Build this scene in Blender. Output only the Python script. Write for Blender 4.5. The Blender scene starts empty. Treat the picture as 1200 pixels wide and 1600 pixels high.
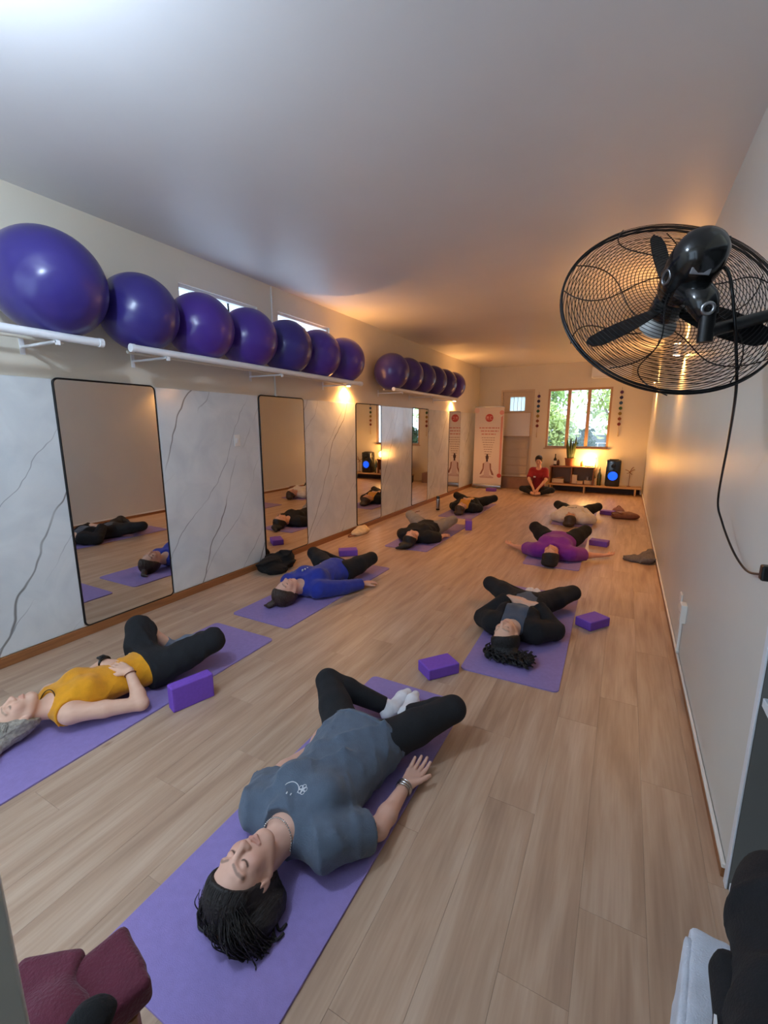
import bpy, bmesh, math, random
import numpy as np
from mathutils import Vector, Matrix
from mathutils.bvhtree import BVHTree

random.seed(7)
SC = bpy.context.scene
COL = SC.collection

# ---------------------------------------------------------------- camera
FPX = 695.0
cam_d = bpy.data.cameras.new('camera')
cam_d.sensor_fit = 'HORIZONTAL'
cam_d.sensor_width = 36.0
cam_d.lens = FPX / 1200.0 * 36.0
cam_d.clip_start = 0.05
cam = bpy.data.objects.new('camera', cam_d)
COL.objects.link(cam)
cam.location = (0.0, 0.0, 1.6)
cam.rotation_euler = (math.radians(90 - 10.97), 0.0, math.radians(28.2))
SC.camera = cam

# ---------------------------------------------------------------- world (overcast daylight)
wd = bpy.data.worlds.new('world')
SC.world = wd
wd.use_nodes = True
bgn = wd.node_tree.nodes['Background']
bgn.inputs[0].default_value = (0.66, 0.82, 1.0, 1)
bgn.inputs[1].default_value = 2.1

# ---------------------------------------------------------------- exposure
SC.view_settings.view_transform = 'Standard'
SC.view_settings.look = 'None'
SC.view_settings.gamma = 1.0
SC.view_settings.use_curve_mapping = False
SC.view_settings.exposure = 0.80
SC.cycles.use_adaptive_sampling = True
SC.cycles.adaptive_threshold = 0.02
SC.cycles.max_bounces = 7
SC.cycles.diffuse_bounces = 4
SC.cycles.glossy_bounces = 4
SC.cycles.caustics_reflective = False
SC.cycles.caustics_refractive = False
# lamp strengths used by the lamp builders below
P_CEIL = 92.0      # cool bulb on the ceiling near the camera
P_SCONCE = 9.2     # warm wall sconces
P_SALT = 15.0       # glowing salt lamp
C_COOL = (0.64, 0.80, 1.0)
C_WARM = (1.0, 0.46, 0.13)

XL, XR, YF, YB, ZC = -3.56, 0.455, -1.0, 12.05, 3.10

# ================================================================ helpers
def lin(c):
    o = []
    for v in c[:3]:
        v = v / 255.0
        o.append(v / 12.92 if v <= 0.04045 else ((v + 0.055) / 1.055) ** 2.4)
    return (o[0], o[1], o[2], 1.0)

def mk(name, col, rough=0.6, metal=0.0, spec=0.5, noise=0.0, nscale=8.0, bump=0.0, bscale=60.0, emit=None, estr=0.0,
       sheen=0.0, coat=0.0, stretch=None):
    m = bpy.data.materials.new(name)
    m.use_nodes = True
    nt = m.node_tree
    b = nt.nodes['Principled BSDF']
    c = lin(col)
    b.inputs['Base Color'].default_value = c
    b.inputs['Roughness'].default_value = rough
    b.inputs['Metallic'].default_value = metal
    b.inputs['Specular IOR Level'].default_value = spec
    if sheen:
        b.inputs['Sheen Weight'].default_value = sheen
    if coat:
        b.inputs['Coat Weight'].default_value = coat
        b.inputs['Coat Roughness'].default_value = 0.1
    if emit:
        b.inputs['Emission Color'].default_value = (*emit, 1)
        b.inputs['Emission Strength'].default_value = estr
    if noise or bump:
        tc = nt.nodes.new('ShaderNodeTexCoord')
        src = tc.outputs['Object']
        if stretch:
            mp = nt.nodes.new('ShaderNodeMapping')
            mp.inputs['Scale'].default_value = stretch
            nt.links.new(src, mp.inputs[0]); src = mp.outputs[0]
    if noise:
        n = nt.nodes.new('ShaderNodeTexNoise')
        n.inputs['Scale'].default_value = nscale
        n.inputs['Detail'].default_value = 4
        nt.links.new(src, n.inputs['Vector'])
        r = nt.nodes.new('ShaderNodeValToRGB')
        r.color_ramp.elements[0].position = 0.3
        r.color_ramp.elements[1].position = 0.7
        r.color_ramp.elements[0].color = tuple(max(0, v * (1 - noise)) for v in c[:3]) + (1,)
        r.color_ramp.elements[1].color = tuple(min(1, v * (1 + noise)) for v in c[:3]) + (1,)
        nt.links.new(n.outputs['Fac'], r.inputs[0])
        nt.links.new(r.outputs[0], b.inputs['Base Color'])
    if bump:
        n2 = nt.nodes.new('ShaderNodeTexNoise')
        n2.inputs['Scale'].default_value = bscale
        n2.inputs['Detail'].default_value = 3
        nt.links.new(src, n2.inputs['Vector'])
        bp = nt.nodes.new('ShaderNodeBump')
        bp.inputs['Strength'].default_value = bump
        bp.inputs['Distance'].default_value = 0.01
        nt.links.new(n2.outputs['Fac'], bp.inputs['Height'])
        nt.links.new(bp.outputs[0], b.inputs['Normal'])
    return m

def glass_mat(name, tint=(0.95, 0.98, 1.0), gloss=0.06, frost=0.0):
    m = bpy.data.materials.new(name)
    m.use_nodes = True
    nt = m.node_tree
    nt.nodes.clear()
    out = nt.nodes.new('ShaderNodeOutputMaterial')
    tr = nt.nodes.new('ShaderNodeBsdfTransparent')
    tr.inputs[0].default_value = (*tint, 1)
    gl = nt.nodes.new('ShaderNodeBsdfGlossy')
    gl.inputs['Roughness'].default_value = 0.03
    mx = nt.nodes.new('ShaderNodeMixShader')
    mx.inputs[0].default_value = gloss
    base = tr.outputs[0]
    if frost:
        tl = nt.nodes.new('ShaderNodeBsdfTranslucent')
        tl.inputs[0].default_value = (0.9, 0.95, 1, 1)
        m2 = nt.nodes.new('ShaderNodeMixShader')
        m2.inputs[0].default_value = frost
        nt.links.new(tr.outputs[0], m2.inputs[1]); nt.links.new(tl.outputs[0], m2.inputs[2])
        base = m2.outputs[0]
    nt.links.new(base, mx.inputs[1]); nt.links.new(gl.outputs[0], mx.inputs[2])
    nt.links.new(mx.outputs[0], out.inputs[0])
    return m

class MB:
    """collects geometry in world coordinates, builds ONE mesh object"""
    def __init__(self):
        self.v = []; self.f = []
    def add(self, v, f):
        o = len(self.v)
        self.v += [tuple(p) for p in v]
        self.f += [tuple(i + o for i in q) for q in f]
        return self
    def box(self, c, s, R=None):
        c = Vector(c); h = [x / 2 for x in s]
        vs = []
        for x in (-1, 1):
            for y in (-1, 1):
                for z in (-1, 1):
                    p = Vector((x * h[0], y * h[1], z * h[2]))
                    if R is not None: p = R @ p
                    vs.append(c + p)
        return self.add(vs, [(0, 1, 3, 2), (4, 6, 7, 5), (0, 4, 5, 1), (2, 3, 7, 6), (0, 2, 6, 4), (1, 5, 7, 3)])
    def b2(self, lo, hi):
        return self.box([(a + b) / 2 for a, b in zip(lo, hi)], [b - a for a, b in zip(lo, hi)])
    def rbox(self, c, s, r=0.01, seg=3, R=None):
        bm = bmesh.new()
        bmesh.ops.create_cube(bm, size=1.0)
        for v in bm.verts: v.co = Vector((v.co.x * s[0], v.co.y * s[1], v.co.z * s[2]))
        bmesh.ops.bevel(bm, geom=bm.edges[:], offset=r, segments=seg, profile=0.5, affect='EDGES')
        bm.verts.index_update()
        M = Matrix.Translation(Vector(c)) @ ((R.to_4x4()) if R is not None else Matrix())
        self.add([M @ v.co for v in bm.verts], [[v.index for v in f.verts] for f in bm.faces])
        bm.free(); return self
    def tube(self, pts, r, n=8, closed=False, cap=True):
        pts = [Vector(p) for p in pts]
        m = len(pts)
        rr = r if isinstance(r, (list, tuple)) else [r] * m
        o = len(self.v)
        prev = None
        for i, p in enumerate(pts):
            a = pts[(i - 1) % m] if (closed or i > 0) else p
            b = pts[(i + 1) % m] if (closed or i < m - 1) else p
            t = (b - a)
            if t.length < 1e-9: t = Vector((0, 0, 1))
            t.normalize()
            if prev is None:
                u = t.orthogonal().normalized()
            else:
                u = prev - t * prev.dot(t)
                if u.length < 1e-6: u = t.orthogonal()
                u.normalize()
            prev = u
            w = t.cross(u)
            for k in range(n):
                a_ = 2 * math.pi * k / n
                self.v.append(tuple(p + (u * math.cos(a_) + w * math.sin(a_)) * rr[i]))
        for i in range(m if closed else m - 1):
            for k in range(n):
                k2 = (k + 1) % n; j = (i + 1) % m
                self.f.append((o + i * n + k, o + i * n + k2, o + j * n + k2, o + j * n + k))
        if cap and not closed:
            self.f.append(tuple(o + k for k in reversed(range(n))))
            self.f.append(tuple(o + (m - 1) * n + k for k in range(n)))
        return self
    def cyl(self, a, b, r, r2=None, n=16):
        return self.tube([a, b], [r, r if r2 is None else r2], n)
    def lathe(self, c, prof, n=24, axis=(0, 0, 1)):
        ax = Vector(axis).normalized(); u = ax.orthogonal().normalized(); w = ax.cross(u); c = Vector(c)
        o = len(self.v)
        for (r, h) in prof:
            for k in range(n):
                a = 2 * math.pi * k / n
                self.v.append(tuple(c + ax * h + (u * math.cos(a) + w * math.sin(a)) * max(r, 1e-5)))
        for i in range(len(prof) - 1):
            for k in range(n):
                k2 = (k + 1) % n
                self.f.append((o + i * n + k, o + i * n + k2, o + (i + 1) * n + k2, o + (i + 1) * n + k))
        self.f.append(tuple(o + k for k in reversed(range(n))))
        self.f.append(tuple(o + (len(prof) - 1) * n + k for k in range(n)))
        return self
    def prism(self, poly, o, ex, ey, ez, th):
        """polygon (u,v) in plane o+u*ex+v*ey extruded by th along ez"""
        o, ex, ey, ez = Vector(o), Vector(ex), Vector(ey), Vector(ez)
        n = len(poly)
        vs = [o + ex * a + ey * b for a, b in poly] + [o + ex * a + ey * b + ez * th for a, b in poly]
        fs = [tuple(reversed(range(n))), tuple(range(n, 2 * n))]
        fs += [(i, (i + 1) % n, n + (i + 1) % n, n + i) for i in range(n)]
        return self.add(vs, fs)
    def mesh(self, name, org=(0, 0, 0), smooth=False, fix=True):
        me = bpy.data.meshes.new(name)
        o = Vector(org)
        me.from_pydata([tuple(Vector(p) - o) for p in self.v], [], self.f)
        if fix:
            bm = bmesh.new(); bm.from_mesh(me)
            bmesh.ops.recalc_face_normals(bm, faces=bm.faces[:])
            bm.to_mesh(me); bm.free()
        if smooth is True:
            me.polygons.foreach_set('use_smooth', [True] * len(me.polygons))
        me.update()
        return me
    def build(self, name, m, parent=None, smooth=False, auto=None):
        org = parent_loc(parent)
        me = self.mesh(name, org, smooth)
        if auto is not None:
            me.polygons.foreach_set('use_smooth', [True] * len(me.polygons))
            bm = bmesh.new(); bm.from_mesh(me)
            for e in bm.edges:
                if len(e.link_faces) == 2 and e.calc_face_angle(0) > math.radians(auto): e.smooth = False
            bm.to_mesh(me); bm.free()
        return link(name, me, m, parent)

def parent_loc(p):
    l = Vector((0, 0, 0))
    while p is not None:
        l += p.location; p = p.parent
    return l

def link(name, me, m, parent=None, loc=(0, 0, 0)):
    o = bpy.data.objects.new(name, me)
    if m is not None and not me.materials: me.materials.append(m)
    COL.objects.link(o)
    o.parent = parent
    o.location = loc
    return o

def tag(o, label, cat, group=None):
    o['label'] = label; o['category'] = cat
    if group: o['group'] = group
    return o

def thing(name, label, cat, loc=(0, 0, 0), group=None):
    o = bpy.data.objects.new(name, None)
    o.empty_display_size = 0.1
    COL.objects.link(o); o.location = loc
    return tag(o, label, cat, group)

def struct(o):
    o['kind'] = 'structure'; return o

def circ(c, r, ax, n=48, start=0.0, sweep=2 * math.pi):
    ax = Vector(ax).normalized(); u = ax.orthogonal().normalized(); w = ax.cross(u); c = Vector(c)
    return [c + (u * math.cos(start + sweep * k / n) + w * math.sin(start + sweep * k / n)) * r for k in range(n)]

def spline(pts, n=8):
    P = [Vector(p) for p in pts]
    P = [P[0] * 2 - P[1]] + P + [P[-1] * 2 - P[-2]]
    out = []
    for i in range(1, len(P) - 2):
        for k in range(n):
            t = k / n
            a, b, c, d = P[i - 1], P[i], P[i + 1], P[i + 2]
            out.append(0.5 * ((2 * b) + (c - a) * t + (2 * a - 5 * b + 4 * c - d) * t * t + (3 * b - a - 3 * c + d) * t ** 3))
    out.append(P[-2])
    return out
# ================================================================ implicit surfaces (people, cloth heaps)
FAR = 0.09
class Prim:
    __slots__ = ('kind', 'a', 'b', 'ra', 'rb', 'R', 'rad', 'k', 'tag', 'cuts', 'sub')
    def __init__(s, kind, k=0.02, tag='', cuts=(), sub=False, **kw):
        s.kind = kind; s.k = k; s.tag = tag; s.cuts = cuts; s.sub = sub
        s.a = s.b = s.ra = s.rb = s.R = s.rad = None
        for n, v in kw.items(): setattr(s, n, v)
def A(p): return np.array(p, float)
def rc(a, b, ra, rb, k=0.02, tag='', cuts=(), sub=False):
    return Prim('rc', k, tag, cuts, sub, a=A(a), b=A(b), ra=ra, rb=rb)
def el(c, rad, R=None, k=0.02, tag='', cuts=(), sub=False):
    return Prim('el', k, tag, cuts, sub, a=A(c), rad=A(rad), R=np.eye(3) if R is None else R)
def rb(c, half, r, R=None, k=0.01, tag='', cuts=(), sub=False):
    return Prim('rb', k, tag, cuts, sub, a=A(c), rad=A(half), ra=r, R=np.eye(3) if R is None else R)

def wrinkle(X, Y, Z, seed, freq):
    rs = np.random.RandomState(seed)
    w = 0
    for i in range(5):
        d = rs.normal(size=3); d /= np.linalg.norm(d); d *= freq * (0.6 + 0.35 * i)
        e = rs.normal(size=3) * freq * 0.5
        w = w + np.abs(np.sin(X * d[0] + Y * d[1] + Z * d[2] + rs.uniform(0, 6) + 1.3 * np.sin(X * e[0] + Y * e[1] + Z * e[2]))) / (1 + 0.5 * i)
    return np.clip(1.0 - w / 2.0, 0, 1) ** 1.2

def prim_d(p, X, Y, Z, infl):
    if p.kind == 'rc':
        d = p.b - p.a; L2 = max(d @ d, 1e-9)
        t = np.clip(((X - p.a[0]) * d[0] + (Y - p.a[1]) * d[1] + (Z - p.a[2]) * d[2]) / L2, 0, 1)
        r = np.sqrt((X - p.a[0] - t * d[0]) ** 2 + (Y - p.a[1] - t * d[1]) ** 2 + (Z - p.a[2] - t * d[2]) ** 2)
        D = r - (p.ra + (p.rb - p.ra) * t) - infl
    else:
        qx, qy, qz = X - p.a[0], Y - p.a[1], Z - p.a[2]
        R = p.R
        u = R[0, 0] * qx + R[0, 1] * qy + R[0, 2] * qz
        v = R[1, 0] * qx + R[1, 1] * qy + R[1, 2] * qz
        w = R[2, 0] * qx + R[2, 1] * qy + R[2, 2] * qz
        if p.kind == 'el':
            r = p.rad + infl
            k0 = np.sqrt((u / r[0]) ** 2 + (v / r[1]) ** 2 + (w / r[2]) ** 2)
            k1 = np.sqrt((u / r[0] ** 2) ** 2 + (v / r[1] ** 2) ** 2 + (w / r[2] ** 2) ** 2) + 1e-9
            D = k0 * (k0 - 1) / k1
        else:
            a_, b_, c_ = np.abs(u) - p.rad[0] + p.ra, np.abs(v) - p.rad[1] + p.ra, np.abs(w) - p.rad[2] + p.ra
            D = np.sqrt(np.maximum(a_, 0) ** 2 + np.maximum(b_, 0) ** 2 + np.maximum(c_, 0) ** 2) + np.minimum(np.maximum(a_, np.maximum(b_, c_)), 0) - p.ra - infl
    for (c, n) in p.cuts:
        D = np.maximum(D, (X - c[0]) * n[0] + (Y - c[1]) * n[1] + (Z - c[2]) * n[2])
    return D

def prim_box(p, infl):
    if p.kind == 'rc':
        m = max(p.ra, p.rb) + infl
        return np.minimum(p.a, p.b) - m, np.maximum(p.a, p.b) + m
    m = float(np.max(p.rad)) * (1.0 if p.kind == 'el' else 1.0)
    ext = np.abs(p.R.T) @ p.rad + infl
    return p.a - ext, p.a + ext

def field(prims, lo, hi, h, infl=0.0, tag_infl=None, wr=None, cuts=()):
    lo = A(lo); hi = A(hi)
    n = np.maximum(np.ceil((hi - lo) / h).astype(int) + 1, 3)
    F = np.full(n, FAR, np.float32)
    ax = [lo[i] + h * np.arange(n[i]) for i in range(3)]
    for p in prims:
        inf = infl + (tag_infl.get(p.tag, 0.0) if tag_infl else 0.0)
        a, b = prim_box(p, inf)
        mg = FAR * 0.6 + p.k
        i0 = np.clip(np.floor((a - mg - lo) / h).astype(int), 0, n); i1 = np.clip(np.ceil((b + mg - lo) / h).astype(int) + 1, 0, n)
        if np.any(i1 <= i0): continue
        sl = tuple(slice(i0[i], i1[i]) for i in range(3))
        X, Y, Z = np.meshgrid(ax[0][sl[0]], ax[1][sl[1]], ax[2][sl[2]], indexing='ij', sparse=True)
        D = prim_d(p, X, Y, Z, inf)
        if p.sub:
            D = -D; f = F[sl]
            if p.k > 0:
                hh = np.clip(0.5 - 0.5 * (f - D) / p.k, 0, 1)
                F[sl] = f * (1 - hh) + D * hh + p.k * hh * (1 - hh)
            else: F[sl] = np.maximum(f, D)
        else:
            f = F[sl]
            if p.k > 0:
                hh = np.clip(0.5 + 0.5 * (f - D) / p.k, 0, 1)
                F[sl] = f * (1 - hh) + D * hh - p.k * hh * (1 - hh)
            else: F[sl] = np.minimum(f, D)
    X, Y, Z = np.meshgrid(*ax, indexing='ij', sparse=True)
    if wr:
        amp, freq, seed = wr
        m = np.abs(F) < 0.05
        i = np.nonzero(m)
        w = wrinkle(ax[0][i[0]], ax[1][i[1]], ax[2][i[2]], seed, freq)
        F[m] -= (amp * w).astype(np.float32)
    for (c, nn) in cuts:
        F = np.maximum(F, ((X - c[0]) * nn[0] + (Y - c[1]) * nn[1] + (Z - c[2]) * nn[2]).astype(np.float32))
    return F, lo, h

def nets(F, lo, h):
    """surface nets -> verts, quads"""
    S = F < 0
    n = F.shape
    c = [S[dx:n[0] - 1 + dx, dy:n[1] - 1 + dy, dz:n[2] - 1 + dz] for dx in (0, 1) for dy in (0, 1) for dz in (0, 1)]
    cnt = sum(x.astype(np.uint8) for x in c)
    act = (cnt > 0) & (cnt < 8)
    I = np.argwhere(act)
    idx = np.full(act.shape, -1, np.int64); idx[act] = np.arange(len(I))
    acc = np.zeros((len(I), 3)); num = np.zeros(len(I))
    off = [(dx, dy, dz) for dx in (0, 1) for dy in (0, 1) for dz in (0, 1)]
    for i in range(8):
        for j in range(i + 1, 8):
            a, b = off[i], off[j]
            if sum(abs(a[k] - b[k]) for k in range(3)) != 1: continue
            fa = F[I[:, 0] + a[0], I[:, 1] + a[1], I[:, 2] + a[2]].astype(float)
            fb = F[I[:, 0] + b[0], I[:, 1] + b[1], I[:, 2] + b[2]].astype(float)
            m = (fa < 0) != (fb < 0)
            t = np.where(m, fa / np.where(m, fa - fb, 1), 0)
            for k in range(3):
                acc[:, k] += np.where(m, a[k] + t * (b[k] - a[k]), 0)
            num += m
    V = lo + h * (I + acc / num[:, None])
    Q = []
    for axis in range(3):
        o1, o2 = [(1, 2), (2, 0), (0, 1)][axis]
        sl0 = [slice(None)] * 3; sl1 = [slice(None)] * 3
        sl0[axis] = slice(0, n[axis] - 1); sl1[axis] = slice(1, n[axis])
        A0, B0 = S[tuple(sl0)], S[tuple(sl1)]
        E = A0 != B0
        P = np.argwhere(E)
        ok = (P[:, o1] > 0) & (P[:, o2] > 0) & (P[:, o1] < n[o1] - 1) & (P[:, o2] < n[o2] - 1)
        P = P[ok]
        if not len(P): continue
        ins = S[P[:, 0], P[:, 1], P[:, 2]]
        def cell(d1, d2):
            q = P.copy(); q[:, o1] -= d1; q[:, o2] -= d2
            return idx[q[:, 0], q[:, 1], q[:, 2]]
        q = np.stack([cell(1, 1), cell(0, 1), cell(0, 0), cell(1, 0)], 1)
        q[~ins] = q[~ins][:, ::-1]
        Q.append(q)
    return V, np.concatenate(Q) if Q else np.zeros((0, 4), int)

def np_mesh(name, V, Q, org=(0, 0, 0), smooth=True):
    me = bpy.data.meshes.new(name)
    V = V - A(org)
    me.vertices.add(len(V)); me.vertices.foreach_set('co', V.astype(np.float32).ravel())
    me.loops.add(4 * len(Q)); me.loops.foreach_set('vertex_index', Q.astype(np.int32).ravel())
    me.polygons.add(len(Q)); me.polygons.foreach_set('loop_start', np.arange(0, 4 * len(Q), 4, dtype=np.int32))
    me.polygons.foreach_set('use_smooth', np.ones(len(Q), bool))
    me.update(calc_edges=True); me.validate()
    return me

def bounds(prims, infl=0.0, pad=0.02):
    lo = np.full(3, 1e9); hi = -lo
    for p in prims:
        if p.sub: continue
        a, b = prim_box(p, infl); lo = np.minimum(lo, a); hi = np.maximum(hi, b)
    return lo - pad, hi + pad

def solid(name, prims, m, parent, h=0.01, infl=0.0, wr=None, cuts=(), floor=None):
    cuts = list(cuts)
    if floor is not None: cuts.append((A((0, 0, floor)), A((0, 0, -1))))
    lo, hi = bounds(prims, infl + 0.01)
    F, lo, h = field(prims, lo, hi, h, infl, None, wr, cuts)
    V, Q = nets(F, lo, h)
    me = np_mesh(name, V, Q, parent_loc(parent))
    return link(name, me, m, parent)
# ================================================================ people
def unit(v):
    v = A(v); return v / max(np.linalg.norm(v), 1e-9)

def rot_about(ax, ang):
    ax = unit(ax); c, s = math.cos(ang), math.sin(ang)
    K = np.array([[0, -ax[2], ax[1]], [ax[2], 0, -ax[0]], [-ax[1], ax[0], 0]])
    return np.eye(3) + s * K + (1 - c) * K @ K

def hand_prims(w, d, n, side, s=1.0, curl=0.35, spread=0.06):
    """w wrist, d towards fingers, n where the palm faces, side +1/-1: thumb on +/- (d x n)"""
    w = A(w); d = unit(d); n = A(n); n = unit(n - d * (n @ d)); lat = np.cross(d, n) * side
    P = []
    base = [0.030, 0.011, -0.009, -0.027]          # index .. little, towards the thumb side
    kn = [0.086, 0.090, 0.086, 0.078]
    ln = [(0.040, 0.024, 0.020), (0.044, 0.027, 0.021), (0.040, 0.025, 0.020), (0.031, 0.020, 0.018)]
    for i in range(4):
        b0 = w + lat * base[i] * 0.5 * s + d * 0.012 * s
        b1 = w + lat * base[i] * s + d * kn[i] * s
        P.append(rc(b0, b1, 0.0145 * s, 0.0115 * s, 0.014, 'hand'))
        ang = spread * (1.5 - i)
        dd = unit(d * math.cos(ang) + lat * math.sin(ang))
        cur = b1
        for j in range(3):
            R = rot_about(np.cross(dd, n), curl * (0.5 + 0.5 * j))
            dj = R @ dd
            nx = cur + dj * ln[i][j] * s
            P.append(rc(cur, nx, (0.0098 - 0.0008 * j) * s, (0.0090 - 0.0010 * j) * s, 0.004, 'hand'))
            cur = nx; dd = dj
    t0 = w + d * 0.022 * s + lat * 0.016 * s + n * 0.006 * s
    td = unit(d * 0.75 + lat * 0.62 + n * 0.22)
    t1 = t0 + td * 0.040 * s
    t2 = t1 + unit(td + d * 0.35) * 0.030 * s
    t3 = t2 + unit(td + d * 0.6) * 0.025 * s
    P += [rc(t0, t1, 0.0165 * s, 0.0125 * s, 0.014, 'hand'), rc(t1, t2, 0.0115 * s, 0.0105 * s, 0.005, 'hand'), rc(t2, t3, 0.0105 * s, 0.0085 * s, 0.004, 'hand')]
    return P

class Person: pass

def skin_material(name, col, lip, brow):
    m = bpy.data.materials.new(name); m.use_nodes = True
    nt = m.node_tree; b = nt.nodes['Principled BSDF']
    at = nt.nodes.new('ShaderNodeAttribute'); at.attribute_name = 'paint'
    sp = nt.nodes.new('ShaderNodeSeparateColor')
    nt.links.new(at.outputs['Color'], sp.inputs[0])
    nz = nt.nodes.new('ShaderNodeTexNoise'); nz.inputs['Scale'].default_value = 14
    rp = nt.nodes.new('ShaderNodeValToRGB')
    c = lin(col)
    rp.color_ramp.elements[0].color = (c[0] * 0.9, c[1] * 0.82, c[2] * 0.8, 1)
    rp.color_ramp.elements[1].color = (min(1, c[0] * 1.05), c[1] * 1.04, c[2] * 1.04, 1)
    nt.links.new(nz.outputs['Fac'], rp.inputs[0])
    cur = rp.outputs[0]
    for ch, cc in ((0, lip), (1, brow)):
        mx = nt.nodes.new('ShaderNodeMix'); mx.data_type = 'RGBA'
        nt.links.new(sp.outputs[ch], mx.inputs['Factor'])
        nt.links.new(cur, mx.inputs['A'])
        mx.inputs['B'].default_value = lin(cc)
        cur = mx.outputs['Result']
    nt.links.new(cur, b.inputs['Base Color'])
    b.inputs['Roughness'].default_value = 0.5
    b.inputs['Specular IOR Level'].default_value = 0.35
    return m

def head_frame(p):
    """columns: her lateral x, crown v, face w"""
    U, Fw = unit(p.U), unit(p.F)
    X = np.cross(U, Fw)
    R = rot_about(U, p.turn) @ rot_about(X, p.nod) @ rot_about(Fw, p.lean)
    return R @ X, R @ U, R @ Fw

def make_person(label, pel, neck_u, F, s, head, knees, ankles, toes, arms, skin, hair, brow, turn=0, nod=0, lean=0, h=0.01, hd=0.005,
                group='people in the yoga class', hs=1.0, girth=1.0, top=None, pants=None, socks=None, name='person', hand_curl=0.35, foot_r=1.0, bust=1.0, body_floor=0.0095):
    p = Person()
    pel = A(pel)
    p.U = unit(neck_u); p.F = unit(A(F) - p.U * (A(F) @ p.U)); p.X = np.cross(p.U, p.F)
    p.turn, p.nod, p.lean = turn, nod, lean
    g = girth
    def T(x, u, f): return pel + (p.X * x * g + p.U * u + p.F * f * g) * s
    p.T = T; p.s = s
    Rt = np.stack([p.X, p.U, p.F])
    B = []
    B.append(el(T(0, 0, 0), A((0.165 * g, 0.125, 0.098 * g)) * s, Rt, 0.05, 'hip'))
    B.append(el(T(0, 0.17, 0), A((0.137 * g, 0.17, 0.086 * g)) * s, Rt, 0.06, 'torso'))
    B.append(el(T(0, 0.37, 0), A((0.15 * g, 0.19, 0.098 * g)) * s, Rt, 0.05, 'torso'))
    B.append(rc(T(-0.135, 0.50, -0.012), T(0.135, 0.50, -0.012), 0.062 * s, 0.062 * s, 0.05, 'torso'))
    for sx in (-1, 1):
        B.append(el(T(0.075 * sx, 0.385, 0.065), A((0.062, 0.062, 0.047 * bust)) * s * g, Rt, 0.04, 'torso'))
    hc = A(head); p.hc = hc
    HX, HV, HW = head_frame(p)
    k = s * hs; p.hk = k; p.HX, p.HV, p.HW = HX, HV, HW
    def Hh(x, v, w): return hc + (HX * x + HV * v + HW * w) * k
    p.Hh = Hh
    Rh = np.stack([HX, HV, HW]); p.Rh = Rh
    nb = T(0, 0.53, -0.01)
    B.append(rc(nb, Hh(0, -0.05, -0.025), 0.06 * s, 0.048 * s, 0.045, 'neck'))
    hd_p = []
    hd_p.append(el(Hh(0, 0.036, -0.012), A((0.074, 0.082, 0.092)) * k, Rh, 0.02, 'head'))
    hd_p.append(el(Hh(0, -0.028, 0.026), A((0.061, 0.080, 0.060)) * k, Rh, 0.03, 'head'))
    hd_p.append(el(Hh(0, -0.096, 0.055), A((0.022, 0.018, 0.02)) * k, Rh, 0.03, 'head'))
    for sx in (-1, 1):
        hd_p.append(rc(Hh(0.056 * sx, -0.045, 0.0), Hh(0.015 * sx, -0.098, 0.05), 0.016 * k, 0.014 * k, 0.025, 'head'))
        hd_p.append(el(Hh(0.036 * sx, -0.022, 0.058), A((0.024, 0.026, 0.022)) * k, Rh, 0.02, 'head'))
        hd_p.append(rc(Hh(0.045 * sx, 0.026, 0.066), Hh(0.012 * sx, 0.024, 0.083), 0.008 * k, 0.007 * k, 0.014, 'head'))
        hd_p.append(el(Hh(0.030 * sx, 0.004, 0.094), A((0.017, 0.011, 0.014)) * k, Rh, 0.012, 'head', sub=True))
        hd_p.append(el(Hh(0.031 * sx, 0.004, 0.070), A((0.0155, 0.0125, 0.0155)) * k, Rh, 0.004, 'head'))
        hd_p.append(el(Hh(0.073 * sx, -0.008, -0.006), A((0.010, 0.031, 0.018)) * k, rot_about(HX, 0.25) @ Rh if False else Rh, 0.006, 'head'))
        hd_p.append(el(Hh(0.083 * sx, -0.006, 0.000), A((0.006, 0.018, 0.009)) * k, Rh, 0.004, 'head', sub=True))
        hd_p.append(el(Hh(0.0115 * sx, -0.031, 0.092), A((0.0085, 0.0085, 0.010)) * k, Rh, 0.006, 'head'))
        hd_p.append(rc(Hh(0.0225 * sx, -0.061, 0.079), Hh(0, -0.0565, 0.0885), 0.0040 * k, 0.0048 * k, 0.005, 'head'))
        hd_p.append(rc(Hh(0.0215 * sx, -0.063, 0.078), Hh(0, -0.0695, 0.0865), 0.0040 * k, 0.0058 * k, 0.005, 'head'))
    hd_p.append(rc(Hh(0, 0.020, 0.080), Hh(0, -0.026, 0.103), 0.0075 * k, 0.0115 * k, 0.012, 'head'))
    B += hd_p
    # legs
    hips = [T(-0.088, -0.01, -0.005), T(0.088, -0.01, -0.005)]
    side_of = lambda q: 0 if (A(q) - pel) @ p.X < 0 else 1
    p.legs = []
    for kn, an, to in zip(knees, ankles, toes):
        i = side_of(kn); hp = hips[i]; kn, an, to = A(kn), A(an), A(to)
        d1 = unit(kn - hp)
        B.append(rc(hp, hp + (kn - hp) * 0.5, 0.088 * s * g, 0.076 * s * g, 0.05, 'thigh'))
        B.append(rc(hp + (kn - hp) * 0.5, kn, 0.076 * s * g, 0.056 * s * (0.5 + 0.5 * g), 0.02, 'thigh'))
        cf = kn + (an - kn) * 0.32
        B.append(rc(kn, cf, 0.053 * s * (0.5 + 0.5 * g), 0.052 * s, 0.025, 'shin'))
        B.append(rc(cf, an, 0.052 * s, 0.033 * s, 0.02, 'shin'))
        fd = unit(to - an)
        heel = an - fd * 0.035 * s + (A((0, 0, -1)) * 0.012) * s
        ball = an + (to - an) * 0.66
        B.append(rc(heel, ball, 0.033 * s * foot_r, 0.031 * s * foot_r, 0.02, 'foot'))
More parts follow.
